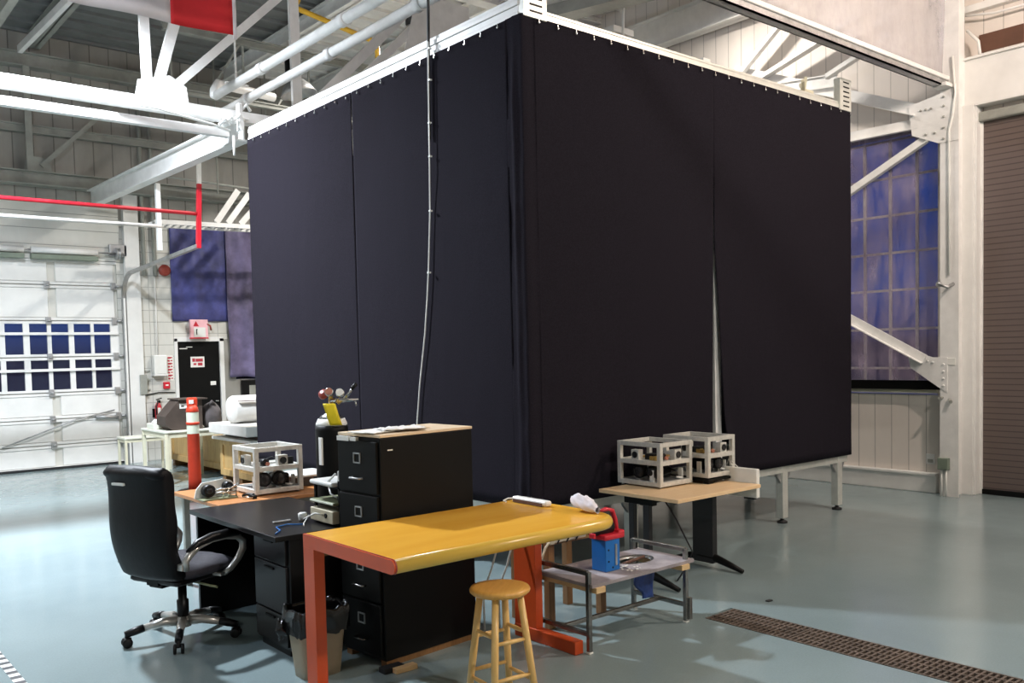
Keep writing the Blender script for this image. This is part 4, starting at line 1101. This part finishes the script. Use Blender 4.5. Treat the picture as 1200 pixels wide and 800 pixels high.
m = MB(); blob(m, (2.13, 4.52, .27), (.035, .03, .05), seed=5, amp=.5); m.build('bag_knot', 'bin_liner', bn, True)

# ---- black desk
dk = T('black_desk', 'low black laminate desk in front of the office chair', 'desk', (2.56, 5.4, 0))
MB().box((2.20, 4.72, .70), (2.93, 6.04, .73), .003).build('desktop', 'dark_laminate', dk, True)
MB().box((2.24, 6.00, 0), (2.90, 6.03, .70), .002).build('side_panel', 'dark_laminate', dk, True)
MB().box((2.72, 5.22, .08), (2.745, 6.0, .70), .002).build('modesty_panel', 'dark_laminate', dk, True)
MB().box((2.30, 4.75, .04), (2.90, 5.22, .70), .003).build('pedestal', 'dark_laminate', dk, True)
for z0, z1 in ((.06, .24), (.25, .53), (.54, .69)):
    d = MB().box((2.284, 4.78, z0), (2.301, 5.20, z1), .003).build('drawer', 'charcoal_paint' if z0 == .25 else 'dark_laminate', dk, True)
    MB().box((2.272, 4.93, z1 - .035), (2.285, 5.05, z1 - .022), .003).build('handle', 'black_metal', d, True)
MB().box((2.31, 4.80, 0), (2.86, 5.18, .04)).build('plinth', 'black_plastic', dk, True)
tag(MB().tube([(2.24, 4.80, .735), (2.30, 4.86, .737), (2.33, 4.98, .736), (2.42, 5.02, .735), (2.5, 4.95, .735)], .004, 6).build('blue_cable', 'blue_plastic'), 'short blue cable lying on the near end of the black desk', 'cable')
tag(MB().box((2.38, 5.12, .731), (2.50, 5.14, .742), .003).build('pen', 'galvanised'), 'silver pen lying on the black desktop', 'pen')
# floor cable by chair
# ---- shelf of electronics
sh = T('desk_shelf', 'small black three-tier shelf of electronics beside the filing cabinet', 'shelf', (2.72, 4.86, .73))
for z in (.735, .845, .955): MB().box((2.62, 4.74, z), (2.90, 5.06, z + .008)).build('shelf_board', 'black_metal', sh, True)
m = MB()
for x in (2.635, 2.885):
    for y in (4.75, 5.05): m.box((x - .008, y - .008, .73), (x + .008, y + .008, 1.0))
m.build('upright', 'black_metal', sh, True)
rt = T('white_router', 'white angled device with cable on the top tier of black shelf', 'router', (2.7, 4.9, .965))
MB().box((2.585, 4.76, .965), (2.80, 5.04, .993), .012, seg=3).build('case', 'white_plastic', rt, True)
MB().tube([(2.66, 4.80, .99), (2.65, 4.78, 1.05), (2.70, 4.76, 1.09)], .009).tube([(2.60, 4.84, .985), (2.64, 4.80, 1.04)], .007).tube([(2.60, 4.82, .97), (2.58, 4.76, .93), (2.60, 4.72, .91)], .005).build('cable', 'white_plastic', rt, True)
ob = T('green_tray', 'grey-green slab with pale edge on the middle shelf tier', 'tray', (2.7, 4.9, .855))
MB().box((2.592, 4.75, .855), (2.82, 5.04, .872), .004).build('case', 'grey_green_plastic', ob, True)
MB().box((2.586, 4.75, .858), (2.594, 5.04, .869), .002).build('front_edge', 'reflective_band', ob, True)
ob = T('power_supply', 'cream power supply box with round socket on the lowest shelf tier', 'power supply', (2.7, 4.9, .743))
MB().box((2.582, 4.75, .744), (2.84, 5.03, .822), .005).build('case', 'beige_plastic', ob, True)
MB().lathe([(.014, 0), (.016, .004), (.012, .006)], (2.582, 4.83, .79), (-1, 0, 0), 14).build('socket', 'black_plastic', ob, True)
MB().tube([(2.58, 4.86, .79), (2.55, 4.90, .80), (2.54, 4.98, .77), (2.55, 5.06, .745), (2.57, 5.10, .742), (2.60, 5.08, .76)], .005, 8).tube([(2.58, 4.98, .79), (2.54, 4.99, .76), (2.50, 4.96, .738), (2.47, 4.90, .737)], .004, 8).build('cable', 'white_plastic', ob, True)
tag(MB().lathe([(.026, 0), (.028, .02), (.028, .04), (.02, .045)], (2.56, 5.09, .735)).build('webcam', 'white_plastic'), 'small round white camera beside the cream power supply', 'camera')

# ---- gas cylinder
GX, GY = 3.055, 5.59
gc = T('gas_cylinder', 'black gas cylinder with white shoulder, gauges and yellow tag', 'gas cylinder', (GX, GY, 0))
MB().lathe([(.10, 0), (.112, .015), (.113, .05), (.113, 1.235), (.110, 1.27)], (GX, GY, 0), n=40).build('body', 'black_metal', gc, True)
MB().lathe([(.1105, 1.265), (.106, 1.285), (.092, 1.315)], (GX, GY, 0), n=40).build('shoulder', 'white_paint', gc, True)
MB().lathe([(.092, 1.312), (.07, 1.335), (.04, 1.352), (.03, 1.37)], (GX, GY, 0), n=40).build('neck_cone', 'steel_dark', gc, True)
MB().lathe([(.028, 1.36), (.028, 1.41), (.016, 1.415), (.016, 1.48), (.022, 1.485), (.022, 1.51), (.01, 1.52)], (GX, GY, 0)).build('valve', 'brass', gc, True)
MB().box((GX - .114, GY - .055, 1.00), (GX - .100, GY - .015, 1.19), .002).build('side_label', 'paper', gc, True)
ux = V((.764, -.645, 0))
def G(l, d, z): return V((GX, GY, 0)) + ux * l + V((-.645, -.764, 0)) * d + V((0, 0, z))
MB().lathe([(.012, -.02), (.035, -.015), (.038, .0), (.03, .02), (.012, .025)], G(-.045, .02, 1.485), (-.5, -.2, .5), 18).build('valve_handle', 'red_gauge', gc, True)
for l, z, mt in ((.0, 1.495, 'copper_gauge'), (.075, 1.488, 'brass')):
    g_ = MB().lathe([(.028, 0), (.031, .004), (.031, .026), (.027, .03)], G(l, .03, z), (-.55, -.6, .3), 24).build('gauge', 'chrome', gc, True)
    MB().lathe([(.026, .0295), (.026, .032)], G(l, .03, z), (-.55, -.6, .3), 24).build('dial', 'paper' if l else 'copper_gauge', g_, True)
MB().tube([G(.0, .01, 1.440), G(.06, .02, 1.440), G(.2, .03, 1.445)], [.014, .018, .007], 12).tube([G(.09, .02, 1.440), G(.14, .02, 1.495), G(.165, .02, 1.540)], [.012, .010, .012], 10).build('regulator', 'chrome', gc, True)
MB().tube([G(.15, .02, 1.515), G(.185, .02, 1.555)], .014, 10).build('adjusting_knob', 'black_plastic', gc, True)
MB().tube([G(.05, .03, 1.445), G(.07, .035, 1.420)], .014, 10).build('union', 'brass', gc, True)
MB().tube([G(.175, .03, 1.440), G(.18, .03, 1.415), G(.185, .03, 1.400)], .006, 8).build('hose_barb', 'chrome', gc, True)
a_, b_ = G(-.03, .125, 1.425), G(.055, .125, 1.425)
m = MB().sheet(lambda u, v: a_.lerp(b_, u) + V((0, 0, -.15 * v)) + ux * .045 * v + V((-.645, -.764, 0)) * (.01 * math.sin(v * 3)), 4, 8, (.001, .001, 0)); m.build('tag', 'yellow_card', gc, True)
MB().tube([G(0, .03, 1.410), G(.01, .12, 1.430)], .003, 6).build('tag_string', 'paper', gc, True)

# ---- optical rig frames
def rig(name, label, loc, a, b, h, rz=0., kind=0, base_plate=False):
    t = T(name, label, 'rig', loc, rz, None)
    w = .034; mid = h * .50
    m = MB()
    for x in (0, a - w):
        for y in (0, b - w): m.box((x, y, .012), (x + w, y + w, h), .003)
    m.build('upright', 'rig_aluminium', t)
    for z, nm in ((.012, 'lower_rail'), (mid, 'middle_rail'), (h - w, 'top_rail')):
        m = MB(); g = .001
        for y in (0, b - w): m.box((w, y + g, z), (a - w, y + w - g, z + w), .003)
        for x in (0, a - w): m.box((x + g, w, z), (x + w - g, b - w, z + w), .003)
        m.build(nm, 'rig_aluminium', t)
    MB().box((.01, .01, .036), (a - .01, b - .01, .041)).build('lower_plate', 'galvanised', t)
    MB().box((.012, .012, mid + .026), (a - .012, b - .012, mid + .031)).build('upper_plate', 'rig_aluminium', t)
    if base_plate: MB().box((-.01, -.01, -.014), (a + .02, b + .01, .004), .003).box((.0, .0, -.034), (.06, .05, -.014)).box((a - .06, 0, -.034), (a, .05, -.014)).box((.0, b - .06, -.034), (.06, b, -.014)).box((a - .06, b - .06, -.034), (a, b, -.014)).build('base_plate', 'black_metal', t)
    else:
        m = MB()
        for x in (.03, a - .03):
            for y in (.03, b - .03): m.lathe([(.010, 0), (.010, .012), (.006, .013)], (x, y, 0), n=10)
        m.build('feet', 'galvanised', t)
    zu = mid + .031
    # square camera modules on the upper deck
    for (x, y, ax) in ((.50 * a, .016, 'y'), (.016, .52 * b, 'x')) if kind != 2 else ((.52 * a, .016, 'y'), (.016, .45 * b, 'x')):
        s_ = .078
        if ax == 'y':
            c_ = MB().box((x, y, zu), (x + s_, y + .05, zu + s_), .003).build('camera_module', 'rig_aluminium', t)
            MB().lathe([(.026, 0), (.026, .008), (.021, .009), (.018, .004)], (x + s_ / 2, y, zu + s_ / 2), (0, -1, 0), 20).build('lens', 'glass_lens', c_)
        else:
            c_ = MB().box((x, y, zu), (x + .05, y + s_, zu + s_), .003).build('camera_module', 'rig_aluminium', t)
            MB().lathe([(.026, 0), (.026, .008), (.021, .009), (.018, .004)], (x, y + s_ / 2, zu + s_ / 2), (-1, 0, 0), 20).build('lens', 'glass_lens', c_)
    m = MB().box((.72 * a, .06, zu), (.88 * a, .10, zu + .055), .003).box((.2 * a, .3 * b, zu), (.44 * a, .5 * b, zu + .045), .003)
    m.lathe([(.024, 0), (.026, .05), (.02, .055)], (.27 * a, .10, zu + .03), (0, -1, 0), 16)
    m.build('black_mount', 'black_plastic', t)
    MB().box((.45 * a, .45 * b, zu), (.95 * a, .8 * b, zu + .012)).box((.06, .2 * b, zu), (.12, .36 * b, zu + .03)).build('circuit_board', 'gold_board' if kind else 'rig_aluminium', t)
    MB().lathe([(.014, 0), (.014, .035)], (.30 * a, .06, zu + .02), (0, -1, 0), 12).lathe([(.012, 0), (.012, .05)], (.80 * a, .12, zu + .005), (0, 0, 1), 12).build('red_lens_cap' if not kind else 'cable_gland', 'copper_gauge', t)
    # big black lenses on the lower deck
    zl = .041
    sp = ((.26 * a, .07, .056), (.56 * a, .06, .058)) if kind == 0 else (((.06, .60 * b, .054), (.06, .30 * b, .050)) if kind == 1 else ((.32 * a, .08, .050), (.62 * a, .07, .050)))
    for (x, y, r_) in sp:
        ax = (0, -1, 0) if kind != 1 else (-1, 0, 0)
        l_ = MB().lathe([(r_ * .5, -.07), (r_ * .9, -.05), (r_, 0), (r_ * .95, .015), (r_ * .8, .018)], (x, y, zl + .068), ax, 28).build('large_lens', 'black_plastic', t)
        MB().lathe([(r_ * .78, .0165), (r_ * .6, .021), (r_ * .2, .024)], (x, y, zl + .068), ax, 28).build('front_glass', 'glass_lens', l_)
        MB().box((x - .012, y - .012, zl), (x + .012, y + .03, zl + .03), .002).build('lens_post', 'chrome', t)
    MB().box((.60 * a, .4 * b, zl), (.92 * a, .75 * b, zl + .09), .02, seg=3).build('black_motor', 'black_plastic', t)
    MB().box((.86 * a, .06, zl), (.90 * a, .10, zl + .085), .002).box((.10 * a, .10, zl), (.14 * a, .14, zl + .09), .002).tube([(.7 * a, .07, zl + .02), (.8 * a, .05, zl + .012), (.9 * a, .08, zl + .02)], .008).build('white_bracket', 'white_plastic', t)
    MB().tube([(.3 * a, .2, zl + .02), (.45 * a, .12, zl + .05), (.6 * a, .16, zl + .03), (.8 * a, .10, zl + .06), (.8 * a, .3, zl + .10)], .006, 8).tube([(.3 * a, .5 * b, zu + .02), (.5 * a, .3 * b, zu + .06), (.7 * a, .5 * b, zu + .03)], .005, 8).build('cable', 'black_rubber', t)
    return t
rig('camera_rig', 'aluminium two-deck camera rig on the orange wood table at left', (2.76, 6.22, .73), .385, .40, .355, kind=0)
rig('camera_rig', 'left of two aluminium camera rigs on the right maple table', (5.165, 4.42, .69), .38, .44, .345, kind=1)
rig('camera_rig', 'right of two camera rigs on the maple table, on black base', (5.60, 4.31, .724), .345, .45, .33, kind=2, base_plate=True)

# ---- orange wood table at left
t = T('wooden_table', 'reddish wood table under the left camera rig, beyond the black desk', 'table', (3.0, 6.5, 0))
MB().box((2.42, 6.07, .70), (3.55, 6.97, .728), .004).build('tabletop', 'cherry_top', t, True)
for x, y in ((2.47, 6.12), (3.46, 6.12), (2.47, 6.88), (3.46, 6.88)): MB().box((x, y, 0), (x + .045, y + .045, .70), .004).build('leg', 'charcoal_paint' if x > 3 else 'grey_steel', t, True)
MB().box((2.5, 6.13, .64), (3.48, 6.15, .70)).box((2.5, 6.90, .64), (3.48, 6.92, .70)).build('apron', 'grey_steel', t, True)
t = T('lens_assembly', 'small bench assembly with two black lenses beside the left camera rig', 'lens assembly', (2.55, 6.4, .73))
MB().box((2.40, 6.30, .728), (2.66, 6.46, .738), .003).build('base', 'grey_green_plastic', t, True)
MB().prism([(2.385, .738), (2.70, .738), (2.70, .80), (2.66, .845), (2.60, .862), (2.44, .845), (2.40, .80)], (0, 6.44, 0), (1, 0, 0), (0, 0, 1), .012).build('back_plate', 'white_plastic', t, True)
for x, z, r_ in ((2.475, .79, .045), (2.62, .81, .034)):
    l_ = MB().lathe([(r_ * .6, -.03), (r_, -.02), (r_, .035), (r_ * .85, .04)], (x, 6.40, z), (0, -1, 0), 24).build('lens', 'black_plastic', t, True)
    MB().lathe([(r_ * .82, .038), (r_ * .3, .044)], (x, 6.40, z), (0, -1, 0), 24).build('front_glass', 'glass_lens', l_, True)
m = MB().tube([(2.50, 6.33, .80), (2.66, 6.33, .80)], .007).tube([(2.50, 6.33, .775), (2.66, 6.33, .775)], .007)
for x in (2.56, 2.60, 2.66): m.tube([(x, 6.33, .738), (x, 6.33, .81)], .006)
m.tube([(2.62, 6.33, .80), (2.68, 6.32, .83)], .008).build('rods', 'chrome', t, True)
t = T('black_adapter', 'tangle of small black and chrome parts between lens assembly and rig', 'parts', (2.71, 6.25, .73))
MB().tube([(2.69, 6.2, .74), (2.73, 6.19, .755), (2.72, 6.26, .75), (2.68, 6.28, .742)], .009).box((2.70, 6.14, .729), (2.735, 6.18, .755), .005).build('parts', 'black_plastic', t, True)
MB().tube([(2.66, 6.22, .74), (2.70, 6.14, .74)], .006).build('rod', 'chrome', t, True)
t = T('dark_case', 'dark red-brown case with white edge behind the left camera rig', 'case', (3.3, 6.7, .73))
MB().box((3.20, 6.45, .728), (3.52, 6.80, .80), .006).build('case', 'cardboard_dark', t, True)
MB().box((3.19, 6.44, .80), (3.53, 6.81, .815), .003).build('lid', 'white_plastic', t, True)

# ---- right maple table
HD = t = T('height_desk', 'maple-topped table on dark T-legs in front of the black enclosure', 'table', (5.38, 4.4, 0))
MB().box((4.88, 4.02, .662), (5.87, 4.79, .69), .004).build('tabletop', 'maple_top', t, True)
for x in (4.98, 5.74):
    if x > 5.5: MB().box((x - .03, 4.36, .04), (x + .03, 4.56, .60), .005).build('leg', 'charcoal_paint', t, True)
    else:
        MB().box((x - .02, 4.36, .04), (x + .02, 4.42, .60), .004).build('leg', 'charcoal_paint', t, True)
        MB().box((x - .02, 4.51, .04), (x + .02, 4.56, .60), .004).build('leg', 'charcoal_paint', t, True)
    MB().box((x - .025, 4.32, .60), (x + .025, 4.60, .662), .004).build('bracket', 'black_metal', t, True)
    MB().tube([(x, 4.10, .018), (x, 4.22, .05), (x, 4.36, .085), (x, 4.5, .09), (x, 4.62, .07), (x, 4.78, .018)], [.017, .025, .032, .032, .026, .017], 10).build('foot', 'black_metal', t, True)
MB().box((4.98, 4.44, .59), (5.74, 4.47, .65), .003).build('cross_beam', 'black_metal', t, True)
tag(MB().tube([(5.05, 4.3, .655), (5.10, 4.22, .5), (5.22, 4.22, .32), (5.32, 4.25, .22), (5.30, 4.28, .12), (5.2, 4.3, .01)], .006, 8).build('hanging_cable', 'black_rubber'), 'black cable hanging in a curve below the maple table', 'cable')
MB().box((5.872, 4.06, .575), (5.915, 4.37, .80), .006).build('side_box', 'paper', HD, True); t = HD
MB().box((5.90, 4.10, .555), (5.93, 4.2, .577), .004).build('clamp', 'black_rubber', t, True)
MB().tube([(5.90, 4.3, .80), (5.90, 4.34, .86), (5.92, 4.37, .81)], .003, 6).tube([(5.90, 4.25, .80), (5.88, 4.30, .85), (5.9, 4.33, .80)], .003, 6).build('wire', 'paper', t, True)

# ---- wooden side table behind cart
t = T('wooden_side_table', 'brown wooden side table squeezed between workbench and metal cart', 'table', (4.0, 4.3, 0))
table(t, 3.725, 4.26, 4.105, 4.50, .60, 'brown_wood', 'brown_wood', .022, .05, .05, .012)
t = T('extension_block', 'beige extension socket block on the edge of brown side table', 'power strip', (3.9, 4.08, .57))
MB().box((3.74, 4.065, .555), (4.02, 4.103, .595), .006).build('body', 'beige_plastic', t, True)
MB().box((3.70, 4.06, .55), (3.745, 4.10, .60), .008).build('plug', 'beige_plastic', t, True)
m = MB()
for k in range(3): m.tube([(3.78 + k * .08, 4.062, .60), (3.775 + k * .08, 4.055, .575), (3.77 + k * .08, 4.07, .55)], .005, 6)
m.build('tie', 'black_rubber', t, True)
MB().tube([(3.71, 4.07, .575), (3.66, 4.06, .54), (3.62, 4.08, .42), (3.60, 4.12, .25), (3.61, 4.16, .02)], .007, 8).tube([(3.64, 4.06, .77), (3.68, 4.07, .68), (3.72, 4.07, .60)], .006, 8).build('cord', 'beige_plastic', t, True)
for x in (3.34, 3.46):
    MB().tube([(x + .07, 4.14, .74), (x + .03, 4.16, .60), (x - .01, 4.18, .45), (x - .03, 4.24, .30), (x + .02, 4.30, .01)], .006, 8).build('power_cord', 'white_plastic', WB, True)

# ---- metal cart
ct = T('metal_cart', 'low grey metal cart frame with worn plate, right of the workbench', 'cart', (4.05, 3.86, 0))
S = 'steel_dark'
cx0, cx1, cy0, cy1 = 3.60, 4.47, 3.63, 4.075
for x in (cx0, cx1):
    for y in (cy0, cy1):
        MB().box((x - .013, y - .013, 0.008), (x + .013, y + .013, .475), .002).build('leg', S, ct, True)
for x in (cx0, cx1):
    MB().box((x - .013, cy0, .455), (x + .013, cy1, .482), .003).build('handle_bar', S, ct, True)
    MB().box((x - .012, cy0, .10), (x + .012, cy1, .125), .002).build('lower_bar', S, ct, True)
MB().box((cx0, (cy0 + cy1) / 2 - .012, .10), (cx1, (cy0 + cy1) / 2 + .012, .124), .002).build('centre_stretcher', S, ct, True)
MB().box((4.475, 3.60, .02), (4.50, 3.63, .16), .002).build('latch', S, ct, True)
m = MB()
for x in (cx0, cx1):
    for y in (cy0, cy1): m.box((x - .016, y - .016, 0), (x + .016, y + .016, .012), .003)
m.build('foot_caps', 'white_plastic', ct, True)
for x in (3.62, 4.385): MB().box((x, 3.585, .352), (x + .075, 4.06, .385), .002).build('wooden_batten', 'pale_wood', ct, True)
# plate with two openings: built as a grid with holes
pm = MB(); nx, ny = 96, 50
px0, px1, py0, py1 = 3.60, 4.52, 3.60, 4.07
def hole(x, y):
    if ((x - 4.24) / .15) ** 2 + ((y - 3.86) / .105) ** 2 < 1 and not (((x - 4.25) / .085) ** 2 + ((y - 3.87) / .05) ** 2 < 1 and False): return True
    if ((x - 4.03) / .035) ** 2 + ((y - 3.86) / .14) ** 2 < 1: return True
    return False
vg = {}
def gv(i, j):
    if (i, j) not in vg: vg[(i, j)] = pm.bm.verts.new((px0 + (px1 - px0) * i / nx, py0 + (py1 - py0) * j / ny, .405))
    return vg[(i, j)]
for i in range(nx):
    for j in range(ny):
        if not hole(px0 + (px1 - px0) * (i + .5) / nx, py0 + (py1 - py0) * (j + .5) / ny): pm.bm.faces.new((gv(i, j), gv(i + 1, j), gv(i + 1, j + 1), gv(i, j + 1)))
rg = bmesh.ops.extrude_face_region(pm.bm, geom=list(pm.bm.faces))
for v in rg['geom']:
    if isinstance(v, bmesh.types.BMVert): v.co.z -= .02
pm.build('top_plate', 'grey_ply', ct, True)
m = MB(); m.sheet(lambda u, v: (4.24 + (.150 - .02 * v) * math.cos(u * 2 * PI), 3.86 + (.105 - .02 * v) * math.sin(u * 2 * PI), .408 - .015 * v), 40, 3, (0, 0, -.004)); m.build('ring', 'steel_dark', ct, True)
MB().lathe([(.07, .345), (.07, .365), (.02, .37)], (4.24, 3.86, 0), n=24).tube([(4.12, 3.84, .40), (4.36, 3.88, .40)], .01).build('burner', 'brown_board', ct, True)
m = MB()
rnd = random.Random(3)
for k in range(14):
    x, y = 3.95 + rnd.random() * .16, 3.66 + rnd.random() * .12
    m.box((x, y, .405), (x + .006 + rnd.random() * .012, y + .006 + rnd.random() * .01, .409))
o = tag(m.build('plaster_crumbs', 'foam_white'), 'scatter of white crumbs on the metal cart plate', 'crumbs'); o['kind'] = 'stuff'
# blue bag hanging below
bg = T('blue_bag', 'dark blue plastic bag hanging under the metal cart', 'bag', (4.28, 3.78, .2))
def bagf(u, v):
    # half-flat sack: outline left/right edges as heights fall, slightly bellied
    z = .384 - .215 * v
    xl = 4.12 + .10 * v + .02 * math.sin(v * 9); xr = 4.345 - .02 * v + .008 * math.sin(v * 7)
    a = u * 2 * PI; xm, hw = (xl + xr) / 2, (xr - xl) / 2
    return (xm + hw * math.copysign(abs(math.cos(a)) ** .7, math.cos(a)), 3.78 + (.022 + .012 * nz(math.cos(a) * 3, z * 14, 2)) * math.sin(a) * (1 - .3 * v), z + .012 * nz(u * 6, v * 3) * v)
m = MB(); m.sheet(bagf, 36, 18); bmesh.ops.remove_doubles(m.bm, verts=m.bm.verts, dist=.0004); bmesh.ops.holes_fill(m.bm, edges=[e_ for e_ in m.bm.edges if e_.is_boundary], sides=0)
m.build('sack', 'blue_bag', bg, True)

# ---- blue and red tool on the cart
tl = T('power_tool', 'blue cased tool with red handle standing on the metal cart', 'tool', (3.92, 3.80, .41))
MB().box((3.86, 3.74, .407), (3.985, 3.86, .60), .006).build('blue_case', 'blue_plastic', tl, True)
MB().box((3.94, 3.734, .44), (3.955, 3.741, .57)).box((3.975, 3.734, .43), (3.983, 3.741, .445)).build('case_strip', 'galvanised', tl, True)
m = MB()
for x, z in ((3.885, .47), (3.885, .54), (3.92, .43)): m.lathe([(.006, 0), (.006, .004)], (x, 3.741, z), (0, -1, 0), 10)
m.build('screw', 'black_plastic', tl, True)
MB().box((3.85, 3.73, .60), (4.02, 3.87, .632), .01).box((3.99, 3.75, .595), (4.045, 3.85, .645), .012).build('red_base', 'red_enamel', tl, True)
MB().tube([(4.02, 3.80, .62), (4.01, 3.80, .70), (3.985, 3.80, .76), (3.93, 3.80, .775), (3.88, 3.80, .765)], .016, 12).build('red_handle', 'red_enamel', tl, True)
MB().lathe([(.03, 0), (.045, .02), (.045, .15), (.03, .19)], (3.99, 3.81, .665), (-1, .05, 0), 20).box((3.87, 3.775, .63), (3.95, 3.85, .77), .012).build('black_motor', 'black_plastic', tl, True)
MB().box((3.78, 3.76, .62), (3.80, 3.80, .65), .004).build('red_trigger', 'red_enamel', tl, True)

# ---- floor tape and scrap
ft = T('hazard_tape', 'black and white checked tape strip on the floor, bottom left', 'tape', (1.03, 4.6, 0))
MB().box((1.0, 2.6, 0), (1.055, 6.17, .0012)).build('tape_strip', 'check_tape', ft, True)
tag(MB().box((5.22, 3.52, 0), (5.27, 3.55, .008), .003).build('floor_scrap', 'black_rubber'), 'small black scrap on the floor beyond the drain end', 'scrap')

# ================================================================ LIGHT
def lamp(loc, energy, color=(1, .97, .92), size=.42, label='', spread=160, aim=(0, 0, -1), point=False):
    e = T('high_bay_lamp', label, 'lamp', loc)
    MB().lathe([(.07, .34), (.10, .30), (.20, .18), (.27, .02), (.265, .015), (.19, .17), (.09, .29)], loc, n=32, cap=False).build('reflector', 'galvanised', e, True)
    MB().lathe([(.06, .33), (.10, .35), (.10, .56), (.05, .60)], loc).tube([(loc[0], loc[1], loc[2] + .6), (loc[0], loc[1], ZC - .06)], .015).build('ballast', 'charcoal_paint', e, True)
    if point:
        # frosted bulb hanging just under the bell
        L_ = bpy.data.lights.new('bay_light', 'POINT'); L_.shadow_soft_size = .12; L_.energy = energy; L_.color = color
    else:
        L_ = bpy.data.lights.new('bay_light', 'AREA'); L_.shape = 'DISK'; L_.size = size; L_.energy = energy; L_.color = color
        L_.spread = math.radians(spread)
    o = bpy.data.objects.new('bay_light', L_); COL.objects.link(o); o.parent = e; o.location = (0, 0, -.16 if point else .06)
    o.rotation_euler = V(aim).to_track_quat('-Z', 'Y').to_euler()
    return e
lamp((1.75, 9.60, 5.65), 850, (.84, .91, 1), .34, label='high bay lamp just in front of the white truss at left')
lamp((3.4, -3.2, 5.9), 760, (1, .93, .85), .30, label='high bay lamp behind the camera on the right', point=True)
lamp((-1.2, 5.6, 5.75), 265, (.74, .84, 1), .30, label='high bay lamp left of the camera', point=True)
lamp((8.0, .9, 5.6), 560, (1, .82, .71), .30, label='high bay lamp near the roller door', point=True)
lamp((9.2, 7.0, 6.40), 75, (1, .93, .85), .30, label='added out-of-view fill lamp between the black enclosure and boarded right wall')  # fill lamp added out of view to brighten the steel above the enclosure
lamp((7.8, 11.4, 6.35), 300, (1, .95, .88), .30, label='high bay lamp beyond the black enclosure')
lamp((-3.8, 12.6, 5.65), 200, (1, .97, .93), .30, label='high bay lamp near the garage door')

w = bpy.data.worlds.new('dusk'); SC.world = w; w.use_nodes = True
n = w.node_tree; n.nodes.clear()
out = n.nodes.new('ShaderNodeOutputWorld'); bg_ = n.nodes.new('ShaderNodeBackground')
tc = n.nodes.new('ShaderNodeTexCoord'); sp = n.nodes.new('ShaderNodeSeparateXYZ'); n.links.new(tc.outputs['Generated'], sp.inputs[0])
rp = ramp(n, sp.outputs[2], [(.0, (.016, .014, .03)), (.02, (.03, .05, .17)), (.06, (.025, .075, .27)), (.4, (.03, .06, .30)), (1, (.01, .03, .15))])
n.links.new(rp.outputs[0], bg_.inputs[0]); bg_.inputs[1].default_value = .9
n.links.new(bg_.outputs[0], out.inputs[0])

# ================================================================ CAMERA
cd = bpy.data.cameras.new('camera'); cam = bpy.data.objects.new('camera', cd); COL.objects.link(cam)
yaw, pit, rol = .69999, -.047268, .022403
f = V((math.cos(pit) * math.sin(yaw), math.cos(pit) * math.cos(yaw), math.sin(pit)))
rgt = V((math.cos(yaw), -math.sin(yaw), 0)); dn = f.cross(rgt)
c_, s_ = math.cos(rol), math.sin(rol)
r2 = rgt * c_ + dn * s_; d2 = dn * c_ - rgt * s_
up = -d2; bk = -f
cam.matrix_world = Matrix(((r2.x, up.x, bk.x, 0), (r2.y, up.y, bk.y, 0), (r2.z, up.z, bk.z, 1.75), (0, 0, 0, 1)))
cd.sensor_width = 36; cd.lens = 1050.18 / 1200 * 36; cd.shift_y = 61.79 / 1200
cd.clip_start = .05; cd.clip_end = 100
SC.camera = cam
vs = SC.view_settings
vs.view_transform = 'Standard'; vs.look = 'None'; vs.gamma = 1; vs.use_curve_mapping = False; vs.exposure = .2
